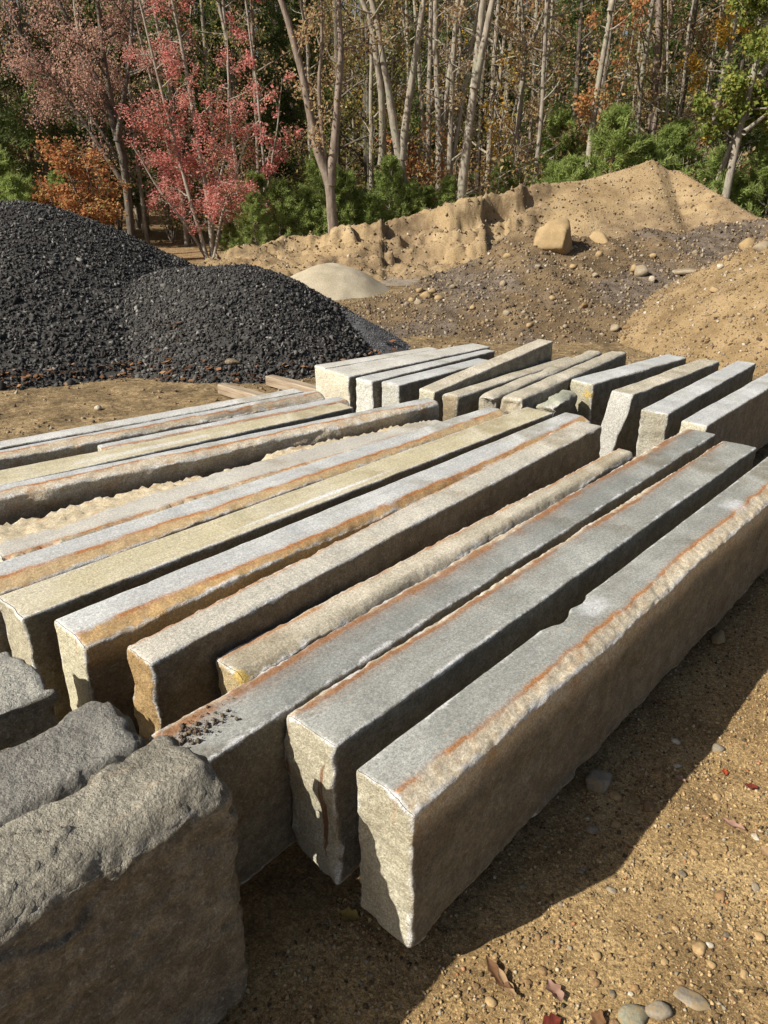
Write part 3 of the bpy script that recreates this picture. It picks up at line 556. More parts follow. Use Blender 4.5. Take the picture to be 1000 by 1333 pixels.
# ================================================================ timbers under the slabs
def mat_wood():
    t = NT('weathered_timber'); o = t.obj(); g = t.noise(t.scalevec(o, (1.5, 24, 24)), 2.5, 5, .65, .3)
    c = t.ramp(g, [(.3, (.16, .115, .075)), (.5, (.30, .235, .165)), (.7, (.40, .33, .25))])
    return t.finish(c, .85, t.bump(g, .5, .004), .2)
M_WOOD = mat_wood()
def timber(label, s, n0, n1, w=.09, h=.082):
    a, b = sn(s, n0), sn(s, n1); L = np.linalg.norm(b - a); xs, ys, zs = axis(L, .12, .004), axis(w, .03, .004), axis(h, .03, .004)
    # a squared beam with eased edges and a slight wind
    nx, ny, nz = len(xs), len(ys), len(zs); G = np.arange(nx * ny * nz).reshape(nx, ny, nz)
    def q(A, fl):
        A = np.stack([A[:-1, :-1], A[1:, :-1], A[1:, 1:], A[:-1, 1:]], -1).reshape(-1, 4); return A[:, ::-1] if fl else A
    F = np.concatenate([q(G[:, :, -1], 0), q(G[:, :, 0], 1), q(G[:, 0], 0), q(G[:, -1], 1), q(G[0], 1), q(G[-1], 0)])
    U, inv = np.unique(F, return_inverse=True); i, j, k = np.unravel_index(U, (nx, ny, nz)); x, y, z = xs[i] - L/2, ys[j] - w/2, zs[k] - h/2
    r = .006; d = [v - np.clip(v, -m/2 + r, m/2 - r) for v, m in ((x, L), (y, w), (z, h))]; dl = np.sqrt(sum(v * v for v in d)); kf = np.where(dl > r, r / np.maximum(dl, 1e-9), 1)
    x, y, z = [v - e + e * kf for v, e in zip((x, y, z), d)]
    y = y + .004 * vnoise(x * 3 + s * 9, z * 20, 0, 3); z = z + .002 * vnoise(x * 4 + s * 7, y * 20, 0, 5)
    o = obj('timber', mesh_np('timber', np.stack([x, y, z + h/2], -1), inv.reshape(-1, 4), M_WOOD)); m = (a + b) / 2
    o.location = (m[0], m[1], .004); o.rotation_euler = (0, 0, math.atan2(b[1] - a[1], b[0] - a[0]))
    return tag(o, label, 'timber', 'timbers under the slabs')
timber('squared timber poking out from under the back row, the one nearer the outermost slab', 3.46, -5.05, -1.3)
timber('squared timber poking out from under the back row, the one nearer the black stone', 3.90, -4.98, -1.3)
timber('squared timber bearing the near ends of the long front slabs', 1.45, -3.4, -.73)
timber('squared timber bearing the far ends of the long front slabs', 2.72, -3.2, -.73)

# ================================================================ rocks, pebbles and fallen leaves one can point at
ICO2 = ico(2); ICO1 = ico(1)
def mat_rock(name, a, b, bump=.6, dust=.75):
    t = NT(name); o = t.obj(); n = t.noise(o, 9., 5, .6); c = t.mix(t.range(n, .35, .65), a, b)
    g = t.noise(o, 160., 3, .7); c = t.mix(.6, c, t.mix(1.0, c, t.ramp(g, [(.3, (.6, .6, .6)), (.7, (1.4, 1.4, 1.4))]), 'MULTIPLY'))
    c = t.mix(t.math('MULTIPLY', t.range(t.noise(o, 60., 4, .7), .42, .62), dust), c, (.30, .21, .10))
    return t.finish(c, .85, t.bump(t.noise(o, 40., 5, .65), bump, .006), .2)
RM = {'tan': mat_rock('rock_tan', (.32, .21, .10), (.44, .32, .17)), 'grey': mat_rock('rock_grey', (.20, .175, .135), (.31, .275, .22)), 'white': mat_rock('rock_white', (.45, .41, .33), (.57, .53, .45)),
      'brown': mat_rock('rock_brown', (.17, .10, .05), (.28, .17, .09)), 'orange': mat_rock('rock_orange', (.26, .15, .07), (.33, .21, .10)), 'green': mat_rock('rock_green', (.20, .195, .14), (.30, .285, .21)), 'dark': mat_rock('rock_dark', (.09, .08, .065), (.15, .135, .11)),
      'sandy': mat_rock('rock_sandy', (.30, .215, .115), (.37, .275, .155))}
def rock(name, label, cat, x, y, r, dims, mk, seed, group, rough=.16, sink=.25, zf=None, base=None, ang=None):
    BV, BF = base or ICO2; rng = np.random.default_rng(seed)
    d = 1 + rough * 1.6 * fbm(BV[:, 0] * 1.3 + seed, BV[:, 1] * 1.3, BV[:, 2] * 1.3, 3, seed)
    V = BV * d[:, None]
    for _ in range((14 if r > .2 else 13) if rough > .1 else 8):                # knock flat facets off
        nrm = rng.normal(size=3); nrm /= np.linalg.norm(nrm); lim = (rng.uniform(.6, .84) if r > .2 else rng.uniform(.5, .85)) if rough > .1 else rng.uniform(.66, .92)
        e = V @ nrm - lim; V = V - np.maximum(e, 0)[:, None] * nrm * .93
    if r > .2: V = V * (1 + .05 * facets(V[:, 0] * 3, V[:, 1] * 3, V[:, 2] * 3, seed) + .05 * fbm(V[:, 0] * 5, V[:, 1] * 5, V[:, 2] * 5, 4, seed))[:, None]
    V = V * np.array(dims) * r; z = float((zf or z_all)(x, y))
    V[:, 2] -= V[:, 2].min()
    o = obj(name, mesh_np(name, V, BF, RM[mk], smooth=rough < .1)); hh = V[:, 2].max()
    o.location = (x, y, z - sink * hh); o.rotation_euler = (0, 0, rng.uniform(0, 6.28) if ang is None else ang)
    return tag(o, label, cat, group)
def gp(px, py, z=0.0):                    # measured positions, in the plane of the ground
    u, v = (px - 500) / 963, (666.5 - py) / 963; c, s = math.cos(R(24.1)), math.sin(R(24.1)); k = (z - 1.6) / (-s + v * c)
    return u * k, (c + v * s) * k
G1 = 'loose stones on the dirt'
PEB = [(802,1032,11,'tan'),(845,1046,12,'brown'),(765,1062,5,'white'),(771,1077,11,'grey'),(802,1070,9,'tan'),(797,1155,8,'grey'),(756,1132,6,'grey'),(832,1085,6,'tan'),
       (640,1302,10,'tan'),(687,1276,8,'brown'),(707,1263,9,'brown'),(880,961,8,'white'),(936,968,11,'grey'),(882,994,6,'white'),(858,1002,9,'brown'),(940,1163,11,'orange'),(912,1231,13,'tan'),(925,1226,6,'white'),
       (778,1241,8,'tan'),(773,1264,6,'brown'),(777,1276,8,'brown'),(822,1291,5,'white'),(887,1277,7,'orange'),(827,1283,7,'orange'),(866,1250,7,'tan'),(928,1252,8,'tan'),(935,1033,8,'tan'),
       (947,1212,6,'dark'),(953,1203,5,'tan'),(890,1133,7,'dark'),(760,1128,5,'grey'),(798,1290,7,'dark'),(905,1105,7,'tan'),(985,1150,8,'grey'),(970,1265,8,'tan'),(700,1215,7,'brown'),(645,1240,6,'tan'),(985,1085,7,'white'),(880,1205,6,'tan'),(955,1300,7,'brown'),(742,1230,5,'grey'),(730,1175,5,'grey'),(680,1150,6,'grey'),(920,1060,7,'brown'),(860,1190,5,'dark'),(620,1280,7,'brown'),(800,1330,9,'brown'),(990,1215,9,'tan')]
LBL = {'tan': 'small rounded tan pebble lying on the golden dirt', 'brown': 'small rounded brown pebble lying on the golden dirt', 'white': 'tiny white pebble lying on the golden dirt', 'grey': 'small smooth grey pebble lying on the dirt',
       'orange': 'rusty orange pebble lying on the golden dirt', 'dark': 'small dark pebble lying on the golden dirt'}
for i, (px, py, rp, mk) in enumerate(PEB):
    x, y = gp(px, py); r = rp * .74 * math.sqrt(x * x + y * y + 2.56) / 963
    rock('pebble', LBL[mk], 'pebble', x, y, r, (1, .78, .55), mk, 200 + i, G1 + ' (' + mk + ')', .08, .45, z_ground)
x, y = gp(826, 1322); rock('pebble', 'large rounded greenish grey stone half buried, biggest on the golden dirt', 'stone', x, y, .032, (1.15, .85, .5), 'green', 260, G1, .08, .4, z_ground)
x, y = gp(857, 1316); rock('pebble', 'oval pale grey speckled stone touching the largest greenish stone', 'stone', x, y, .026, (1.2, .75, .6), 'grey', 261, G1, .06, .3, z_ground)
x, y = gp(900, 1300); rock('flat_stone', 'flat angular grey stone flake lying on the golden dirt', 'stone', x, y, .042, (1.15, .6, .14), 'grey', 262, G1, .2, .2, z_ground, ang=-.5)
x, y = gp(778, 1015); rock('flat_stone', 'grey stone chock wedged under the side of the nearest long slab', 'stone', x, y, .05, (1.0, .8, .7), 'grey', 263, G1, .2, .2, z_ground)
x, y = gp(937, 832); rock('wood_block', 'small tan wood chock beside the foot of the nearest long slab', 'wood chock', x, y, .045, (1.2, .6, .4), 'sandy', 264, G1, .2, .1, z_ground)
# rocks on the mounds
G2 = 'rocks on the soil mound'
rock('boulder', 'big tan boulder coated with sand, on the crest of the soil mound', 'boulder', 2.44, 11.05, .37, (1.0, .85, .95), 'sandy', 300, None, .16, .36, None, ico(3))
rock('boulder', 'smaller sand covered boulder beside the big tan boulder', 'boulder', 3.1, 11.42, .19, (1.5, .8, .75), 'sandy', 301, None, .16, .55)
RK2 = [(555,388,9,'sandy',9.6),(545,395,7,'grey',9.5),(562,382,7,'sandy',9.8),(572,390,8,'sandy',9.6),(530,398,6,'grey',9.5),(548,380,6,'sandy',9.9),(536,392,6,'sandy',9.6),(590,375,6,'grey',10),
       (655,372,7,'grey',9.6),(780,334,7,'sandy',11),(835,357,13,'grey',10),(848,366,6,'white',9.8),(825,352,8,'sandy',10.2),(775,360,6,'grey',10),(895,357,20,'grey',10),(938,350,7,'white',10),(945,338,6,'sandy',10.6),(972,323,13,'sandy',10.8),(990,326,12,'grey',10.6),
       (868,375,6,'grey',9.4),(720,390,6,'sandy',9.2),(660,410,7,'grey',8.9),(690,425,6,'sandy',8.6),(760,400,7,'brown',9.0),(800,430,9,'grey',8.5),(815,428,6,'brown',8.5),(700,350,6,'grey',10.3),(745,348,6,'sandy',10.3),(615,402,5,'sandy',9.2),(850,335,6,'sandy',10.8),(905,330,6,'grey',10.8),(930,380,8,'sandy',8.5),(660,335,7,'sandy',10.9),(640,345,6,'grey',10.7)]
LB2 = {'sandy': 'small tan rock sitting on the brown soil mound', 'grey': 'small grey rock sitting on the brown soil mound', 'white': 'small whitish rock sitting on the brown soil mound', 'brown': 'small brown rock sitting on the soil mound'}
for i, (px, py, rp, mk, d) in enumerate(RK2):
    x = (px - 500) / 1050 * d * 1.02; r = rp * d / 963
    # walk along the line of sight until the mound is met
    u, v = (px - 500) / 963, (666.5 - py) / 963; c, s = math.cos(R(24.1)), math.sin(R(24.1)); dr = np.array([u, c + v * s, -s + v * c]); dr /= dr[1]
    yy = np.linspace(7.5, 14, 400); zz = 1.6 + dr[2] * yy; hit = np.nonzero(zz < z_all(dr[0] * yy, yy))[0]
    y = yy[hit[0]] if len(hit) else d
    x = dr[0] * y; r = rp * y / 963
    dm = (1.3, .9, .30) if rp == 20 else (1, .85, .72)
    lb = 'flat slab-like grey rock, widest lying on the soil mound' if rp == 20 else LB2[mk]
    rock('rock', lb, 'rock', x, y, r, dm, mk, 320 + i, G2 + ('' if rp == 20 else ' (' + mk + ')'), .18, .3, None, ICO1)
x, y = gp(128, 532); rock('rock', 'lone pale clod on the open dirt before the black pile', 'rock', x, y, .035, (1.1, .8, .8), 'white', 380, None, .18, .2, z_ground, ICO1)
x, y = gp(305, 490); rock('rock', 'grey stone resting behind the timber end at the black heap', 'rock', x, y, .075, (1.3, .8, .5), 'dark', 381, None, .18, .3, None, ICO1)
# fallen leaves
def mat_leafflat(name, stops, tr=.25):
    t = NT(name); c = t.ramp(t.attr('rnd'), stops)
    d = t.n('BsdfDiffuse', {'Color': c}); q = t.n('BsdfTranslucent', {'Color': c}); m = t.n('MixShader', {0: tr}); t.t.links.new(d.outputs[0], m.inputs[1]); t.t.links.new(q.outputs[0], m.inputs[2])
    t.t.links.new(m.outputs[0], t.out.inputs[0]); return t.m
LM = {'tan': mat_leafflat('leaf_tan', [(0, (.34, .22, .12)), (1, (.45, .31, .18))]), 'brown': mat_leafflat('leaf_brown', [(0, (.16, .085, .045)), (1, (.26, .15, .08))]), 'red': mat_leafflat('leaf_red', [(0, (.36, .06, .03)), (1, (.45, .1, .04))]),
      'dark red': mat_leafflat('leaf_darkred', [(0, (.12, .03, .025)), (1, (.2, .05, .03))]), 'yellow': mat_leafflat('leaf_yellow', [(0, (.35, .26, .08)), (1, (.45, .32, .1))]), 'pinkish': mat_leafflat('leaf_pinkish', [(0, (.33, .19, .14)), (1, (.42, .27, .2))])}
def leaf(px, py, ln, wd, mk, ang, seed, label, curl=.3):
    rng = np.random.default_rng(seed); x, y = gp(px, py); k = 13
    t = np.linspace(0, 1, k); hw = wd * np.sin(t * math.pi) ** .8 * (1 + .28 * np.sin(t * 15 + seed)) + .0006
    A = []
    for sgn in (-1, -.5, 0, .5, 1):
        A.append(np.stack([(t - .5) * ln, sgn * hw, curl * ln * ((t - .5) ** 2 * 1.2) + abs(sgn) * hw * .5 * (1 + .4 * np.sin(t * 9 + seed))], -1))
    V = np.stack(A, 1); V[..., 2] += .002 + .003 * rng.random((k, 5)); I = np.arange(k * 5).reshape(k, 5)
    F = np.stack([I[:-1, :-1], I[1:, :-1], I[1:, 1:], I[:-1, 1:]], -1).reshape(-1, 4)
    o = obj('fallen_leaf', mesh_np('fallen_leaf', V.reshape(-1, 3), F, LM[mk], {'rnd': rng.random(k * 5)}, True))
    o.location = (x, y, float(z_ground(x, y)) + .002); o.rotation_euler = (rng.normal(0, .12), rng.normal(0, .1), ang)
    return tag(o, label, 'leaf', 'fallen leaves on the dirt')
leaf(955, 1072, .062, .011, 'pinkish', -.75, 1, 'pale pinkish dry leaf lying alone on sunlit dirt')
leaf(721, 1291, .055, .016, 'pinkish', -1.2, 2, 'crumpled pinkish brown leaf on the sunlit dirt')
leaf(820, 1098, .060, .004, 'tan', -.6, 3, 'thin pale leaf stalk lying in the slab shadow')
leaf(648, 1270, .085, .012, 'brown', -1.0, 4, 'long dark curled dead leaf near the slab end', .8)
leaf(660, 1282, .070, .009, 'tan', -1.1, 5, 'long pale curled dead leaf beside the dark one', .8)
leaf(944, 1001, .024, .008, 'red', 1.3, 6, 'tiny bright red leaf on the dirt')
leaf(979, 1021, .036, .010, 'dark red', -.5, 7, 'small dark red leaf on the dirt')
leaf(1000, 1108, .045, .015, 'tan', .3, 8, 'pale tan leaf on the sunlit dirt')
leaf(455, 1191, .050, .014, 'yellow', -.3, 9, 'yellowish leaf lying in the dark under the slab ends')
leaf(718, 1331, .045, .014, 'dark red', .3, 10, 'dark reddish leaf beside the crumpled pinkish leaf')
leaf(778, 1328, .045, .014, 'brown', 1.0, 11, 'brown curled leaf beside the largest greenish stone', .7)
leaf(760, 952, .05, .009, 'tan', .6, 12, 'pale leaf lying in the long slab shadow')
leaf(886, 1013, .035, .008, 'pinkish', -.9, 13, 'faded narrow leaf at the edge of the slab shadow')
# leaf litter along the feet of the black heaps
rng = np.random.default_rng(41); n = 420
t_ = rng.random(n); x = -4.2 + 4.4 * t_; y = np.full(n, 5.6)
for _ in range(60):
    z = np.maximum(z_black_main(x, y), z_black_hump(x, y)) - z_ground(x, y); y = np.where(z < .03, y + .03, y)
y = y + rng.normal(0, .07, n); x2 = -2.0 + rng.normal(0, .12, 70); y2 = 6.4 + rng.random(70) * .8
x = np.concatenate([x, x2]); y = np.concatenate([y, y2]); k = rng.random(len(x)) < np.where(x < -3, 1, .55); x, y = x[k], y[k]
P = np.column_stack([x, y, z_all(x, y) + .025]); M_LITTER = mat_leafflat('leaf_litter', [(0, (.10, .055, .035)), (.5, (.26, .13, .065)), (1, (.42, .26, .15))])
LEAFB = (np.array([(-1, 0, .1), (0, -.55, 0), (1, 0, .25), (0, .55, .15)], float), np.array([(0, 1, 2), (0, 2, 3)]))
tag(obj('leaf_litter', scatter_mesh('leaf_litter', P, .014 + .026 * rng.random(len(P)), LEAFB, M_LITTER, 42, .3, (1, 1, 1), False, True)), 'orange brown leaf litter caught along the foot of the black piles', 'leaves', kind='stuff')
# crumbs of dirt on the near end of one slab
rng = np.random.default_rng(43); n = 190; r_ = np.abs(rng.normal(0, .045, n)); a_ = rng.uniform(0, 6.28, n)
s_ = .655 + r_ * np.cos(a_) * 1.3; n_ = -1.175 + r_ * np.sin(a_) * .7; k = (n_ > -1.225) & (n_ < -1.115) & (s_ > .6); s_, n_ = s_[k], n_[k]; xy = s_[:, None] * DS + n_[:, None] * DN
tag(obj('dirt_crumbs', scatter_mesh('dirt_crumbs', np.column_stack([xy, np.full(len(xy), .5025)]), .0018 + .006 * rng.random(len(xy)) ** 3, ICO1 if False else OCT, mat_stones('dirt_crumb', [(0, (.05, .035, .025)), (1, (.13, .095, .06))]), 44, .3, (1, .9, .7))), 'dark dirt crumbs spilled on the near end of a grey slab', 'dirt', kind='stuff')

# ================================================================ woods
def tube(pts, rad, k):
    pts = np.asarray(pts, float); rad = np.asarray(rad, float); n = len(pts)
    T = np.gradient(pts, axis=0); T /= np.linalg.norm(T, axis=1)[:, None] + 1e-9
    ref = np.where(np.abs(T[:, 2:3]) > .9, np.array([[1., 0, 0]]), np.array([[0, 0, 1.]]))
    A = np.cross(T, ref); A /= np.linalg.norm(A, axis=1)[:, None] + 1e-9; B = np.cross(T, A)
    a = np.arange(k) * 2 * math.pi / k
    V = pts[:, None] + rad[:, None, None] * (np.cos(a)[None, :, None] * A[:, None] + np.sin(a)[None, :, None] * B[:, None])
    I = np.arange(n * k).reshape(n, k); J = np.roll(I, -1, 1)
    return V.reshape(-1, 3), np.stack([I[:-1], J[:-1], J[1:], I[1:]], -1).reshape(-1, 4)
class Wood:
    def __init__(s): s.V = []; s.F = []; s.n = 0
    def add(s, pts, rad, k):
        V, F = tube(pts, rad, k); s.V.append(V); s.F.append(F + s.n); s.n += len(V)
    def mesh(s, name, mat): return mesh_np(name, np.concatenate(s.V), np.concatenate(s.F), mat, smooth=True)
def curve(p, d, ln, n, rng, wander, up):
    pts = [p]; d = d / np.linalg.norm(d)
    for i in range(n):
        d = d + rng.normal(0, wander, 3) + np.array([0, 0, up]); d /= np.linalg.norm(d); p = p + d * ln / n; pts.append(p)
    return np.array(pts)
def leaf_mesh(name, P, size, rng, mat, drop=.0, aspect=.62, horiz=.0):
    """folded little leaves, two triangles each"""
    n = len(P); Rm = rot_rand(n, rng)
    base = np.array([(-1, 0, 0), (0, -aspect, .18), (1, 0, 0), (0, aspect, .18)], float)
    V = np.einsum('nij,kj->nki', Rm, base)
    if horiz: V[:, :, 2] *= (1 - horiz)
    V = V * (size * rng.uniform(.6, 1.3, n))[:, None, None] + P[:, None]
    F = (np.array([(0, 1, 2), (0, 2, 3)])[None] + (np.arange(n) * 4)[:, None, None]).reshape(-1, 3)
    return mesh_np(name, V.reshape(-1, 3), F, mat, {'rnd': np.repeat(np.clip(rng.normal(.5, .25, n) + .25 * fbm(P[:, 0] * .9, P[:, 1] * .9, P[:, 2] * .9, 2, 5), 0, 1), 4)})
def mat_bark(name, a, b, c=None):
    t = NT(name); o = t.obj(); n = t.noise(t.scalevec(o, (1, 1, .28)), 16., 5, .65); col = t.mix(t.range(n, .35, .65), a, b)
    if c: col = t.mix(t.math('MULTIPLY', t.range(t.noise(o, 2.2, 4), .52, .62), .8), col, c)
    return t.finish(col, .9, t.bump(n, .6, .02), .15)
BK = {'grey': mat_bark('bark_grey', (.19, .165, .135), (.35, .31, .255), (.27, .26, .20)), 'pale': mat_bark('bark_pale', (.20, .175, .14), (.35, .31, .25), (.27, .26, .20)), 'dark': mat_bark('bark_dark', (.085, .072, .06), (.18, .155, .125), (.13, .13, .10)),
      'brown': mat_bark('bark_brown', (.15, .12, .095), (.27, .22, .18))}
LF = {'red': mat_leafflat('foliage_red', [(0, (.46, .11, .10)), (.35, (.64, .24, .21)), (.7, (.74, .36, .31)), (1, (.76, .44, .33))], .5),
      'pink': mat_leafflat('foliage_mauve', [(0, (.38, .21, .18)), (.4, (.54, .32, .27)), (.8, (.62, .42, .32)), (1, (.56, .46, .28))], .5),
      'orange': mat_leafflat('foliage_orange', [(0, (.36, .12, .07)), (.4, (.52, .24, .11)), (.7, (.52, .34, .14)), (1, (.36, .36, .14))], .45),
      'rust': mat_leafflat('foliage_rust', [(0, (.32, .20, .12)), (.4, (.46, .31, .17)), (.75, (.54, .41, .23)), (1, (.48, .46, .24))], .5),
      'yellow': mat_leafflat('foliage_yellow', [(0, (.46, .24, .05)), (.5, (.62, .40, .07)), (1, (.62, .50, .12))], .45),
      'olive': mat_leafflat('foliage_olive', [(0, (.11, .13, .045)), (.4, (.21, .21, .07)), (.8, (.33, .28, .10)), (1, (.42, .30, .12))], .45),
      'green': mat_leafflat('foliage_green', [(0, (.09, .14, .04)), (.4, (.19, .25, .06)), (.75, (.33, .34, .09)), (1, (.46, .38, .12))], .45),
      'pine': mat_leafflat('needles_bright', [(0, (.17, .24, .065)), (.5, (.30, .39, .12)), (1, (.45, .49, .19))], .5),
      'darkpine': mat_leafflat('needles_dark', [(0, (.10, .15, .055)), (.5, (.18, .24, .085)), (1, (.28, .33, .13))], .5)}
def branch_out(W, tips, pts, rad, rng, lv, dens, lmax, up=.03, spread=1.0, start=.25, k=4, wander=.12):
    """grow side limbs from the poly-line pts; tips collects points where leaves may sit"""
    seg = np.linalg.norm(np.diff(pts, axis=0), axis=1); cum = np.concatenate([[0], np.cumsum(seg)]); L = cum[-1]
    nb = max(1, int(round(L * dens)))
    for q in range(nb):
        t = start + (1 - start) * (q + rng.random()) / nb; dd = t * L; i = min(np.searchsorted(cum, dd) - 1, len(seg) - 1); i = max(i, 0)
        fr = (dd - cum[i]) / seg[i]; p = pts[i] + (pts[i + 1] - pts[i]) * fr; r = rad[i] + (rad[i + 1] - rad[i]) * fr
        ax = (pts[i + 1] - pts[i]) / seg[i]; o = rng.normal(size=3); o -= ax * (o @ ax); o /= np.linalg.norm(o) + 1e-9
        d = ax * rng.uniform(.25, .75) + o * spread
        ln = lmax * rng.uniform(.45, 1.0) * (1.15 - .75 * t)
        n = 6 if lv > 1 else (4 if lv == 1 else 3); c = curve(p, d, ln, n, rng, wander, up)
        r0 = min(r * .6, .012 + ln * .013); rr = np.linspace(r0, max(r0 * .22, .002), n + 1)
        W.add(c, rr, k if lv > 0 else 3)
        if lv > 0: branch_out(W, tips, c, rr, rng, lv - 1, dens * (1.7 if lv > 1 else 2.1), ln * .48, up, spread, .2, 4 if lv > 1 else 3, wander * 1.15)
        else: tips.append(c[1:])
def make_tree(name, label, stems, bark, leafm, seed, dens=1.5, lmax=1.6, lv=2, nleaf=3000, lsize=.05, group=None, cat='tree', spread=1.0, up=.03, start=.25, hang=.10, horiz=0., depth=.15, lmask=None, k=8):
    """stems: list of (poly-line in local metres [(x, y, z)...], base radius)"""
    rng = np.random.default_rng(seed); W = Wood(); tips = []
    for pl, r0 in stems:
        pl = np.array(pl, float); n = max(10, len(pl) * 4); tt = np.linspace(0, len(pl) - 1, n)
        pts = np.stack([np.interp(tt, np.arange(len(pl)), pl[:, c]) for c in range(3)], -1)
        pts[1:-1] = (pts[:-2] + 2 * pts[1:-1] + pts[2:]) / 4
        pts[1:] += np.cumsum(rng.normal(0, depth * .12, (n - 1, 3)) * np.array([.5, 1, 0]), 0) * .6
        rad = r0 * (1 - .72 * np.linspace(0, 1, n)) ; rad[0] *= 1.3
        W.add(pts, rad, k); branch_out(W, tips, pts, rad, rng, lv, dens, lmax, up, spread, start, 5)
    e = empty(name, (0, 0, 0)); obj('trunk', W.mesh('trunk', BK[bark]), e)
    if nleaf:
        T = np.concatenate(tips); i = rng.integers(0, len(T), nleaf); P = T[i] + rng.normal(0, hang, (nleaf, 3))
        if lmask is not None: P = P[lmask(P, rng)]
        if len(P): obj('crown', leaf_mesh('crown', P, lsize, rng, LF[leafm], horiz=horiz), e)
    return tag(e, label, cat, group)
def place(o, x, y, rz=0., sc=1., sink=.08, z=None):
    o.location = (x, y, (float(z_ground(x, y)) if z is None else z) - sink); o.rotation_euler = (0, 0, rz); o.scale = (sc, sc, sc); return o
def copy_tree(o, label=None):
    c = o.copy(); COL.objects.link(c)
    for ch in list(o.children):
        d = ch.copy(); COL.objects.link(d); d.parent = c
    if label: c['label'] = label
    return c
def px_stem(pts, d, bx):                       # a stem outline measured at distance d, as local x, z in metres
    k = d / 1050; z0 = 1.6 - (pts[0][1] - 235) * k
    return [((p[0] - bx) * k, (p[2] if len(p) > 2 else 0.), 1.6 - (p[1] - 235) * k - z0 if i else -.0) for i, p in enumerate(pts)], z0
def feature(label, d, stems, bark, leafm, seed, **kw):
    bx = stems[0][0][0][0]; out = []; zb = None
    for pts, r in stems:
        k = d / 1050; x0 = (bx - 500) * k
        out.append(([((p[0] - bx) * k, (p[2] if len(p) > 2 else 0.), 1.6 - (p[1] - 235) * k) for p in pts], r))
    # run the first stem down to the ground
    x = (bx - 500) * d / 1050; zg = float(z_ground(x, d)) - .1
    if kw.pop('onbank', False): zg = float(z_all(x, d)) - .1
    out2 = []
    for i, (pl, r) in enumerate(out):
        pl = [(a, b, c - zg) for a, b, c in pl]
        if i == 0 and pl[0][2] > .05: pl = [(pl[0][0], 0, 0)] + pl
        out2.append((pl, r))
    t = make_tree('forest_tree', label, out2, bark, leafm, seed, **kw); t.location = (x, d, zg); return t
GT = 'trees at the edge of the woods'
# the red maple
feature('red maple with bright scarlet leaves and several slim stems', 17.2, [
    ([(262,332),(250,270),(235,190),(222,110),(212,40),(205,-10)], .055), ([(268,330,.1),(270,250),(262,160),(255,90),(248,30),(240,0)], .06), ([(272,331,-.1),(285,280),(310,225),(330,180)], .035), ([(258,330,.2),(240,290),(205,240),(180,190)], .04), ([(270,330,.2),(272,280),(300,200),(310,130),(312,70)], .04)],
    'grey', 'red', 501, dens=3.4, lmax=1.25, lv=2, nleaf=16500, lsize=.027, group=GT, spread=1.6, up=-.01, start=.22, hang=.07, horiz=.35)
feature('mauve pink half-bare tree with fine fanning twigs behind the black pile', 18.5, [
    ([(165,300),(166,200),(150,130),(120,60),(95,0),(80,-60)], .11), ([(166,215,.1),(158,120),(160,40),(165,-60)], .08), ([(163,240),(120,160),(70,90),(40,30)], .06), ([(165,230,.3),(140,170),(100,120),(50,90)], .05), ([(166,190,-.3),(190,100),(205,20),(215,-60)], .06)],
    'dark', 'pink', 502, dens=3.0, lmax=1.7, lv=2, nleaf=17000, lsize=.025, group=GT, up=.10, spread=.8, hang=.10)
feature('dark forked tree standing on the sand bank crest', 17.3, [
    ([(432,296),(430,240),(415,200),(402,120),(385,60),(365,0),(345,-120)], .13), ([(430,240),(440,170),(448,100),(445,30),(450,-100)], .10), ([(424,215,.1),(420,130),(428,60),(425,-40)], .05)], 'brown', 'rust', 503, dens=1.6, lmax=1.5, nleaf=2600, lsize=.035, group=GT, start=.3)
feature('pale grey tree forking low into a wide V of trunks', 19, [([(527,250),(520,205),(505,130),(493,70),(475,0),(450,-140)], .13), ([(522,210),(530,150),(545,60),(555,0),(570,-120)], .10), ([(498,215,.4),(498,140),(485,60),(455,0),(430,-80)], .09)], 'pale', 'rust', 504, dens=1.3, lmax=1.5, nleaf=1200, lsize=.035, group=GT, start=.35)
feature('pale tree with one straight trunk and one leaning trunk', 21, [([(572,240),(568,150),(562,80),(562,0),(560,-150)], .12), ([(572,190),(585,80),(605,0),(625,-110)], .08)], 'pale', 'rust', 505, dens=1.2, lmax=1.4, nleaf=900, lsize=.035, group=GT, start=.35)
feature('tall pale tree splitting into two close parallel trunks, just behind the sand bank', 18.5, [([(600,262),(606,190),(612,120),(618,40),(622,-40),(628,-200)], .13), ([(612,130),(622,80),(632,20),(640,-60),(655,-200)], .09)], 'pale', 'rust', 506, dens=1.0, lmax=1.4, nleaf=900, lsize=.035, group=GT, start=.3)
feature('slim grey tree spreading into a broad Y of limbs', 22, [([(668,230),(670,140),(672,95),(665,50),(655,0),(645,-120)], .09), ([(672,95),(690,60),(705,20),(718,-60)], .06)], 'grey', 'rust', 507, dens=1.6, lmax=1.5, nleaf=2500, lsize=.04, group=GT)
feature('straight pale birch-like tree rising alone behind the bank', 19, [([(762,215),(765,130),(770,60),(768,0),(764,-160)], .095), ([(770,50),(777,10),(780,-60),(785,-150)], .06)], 'pale', 'orange', 508, dens=1.3, lmax=1.2, nleaf=2000, lsize=.04, group=GT, start=.3)
feature('sturdy grey brown tree left of a dark trunk, above the sand peak', 22, [([(838,210),(834,100),(826,30),(820,-50),(815,-200)], .15)], 'brown', 'rust', 509, dens=1.4, lmax=1.8, nleaf=2600, lsize=.04, group=GT)
feature('dark straight trunk above the sand peak', 22.5, [([(868,220),(872,90),(870,0),(868,-200)], .13)], 'dark', 'rust', 510, dens=1.4, lmax=1.6, nleaf=2600, lsize=.04, group=GT)
feature('grey tree with yellow leaves beside the green leafy tree', 21, [([(912,220),(918,110),(926,0),(932,-160)], .11)], 'grey', 'yellow', 511, dens=1.6, lmax=1.5, nleaf=2600, lsize=.045, group=GT)
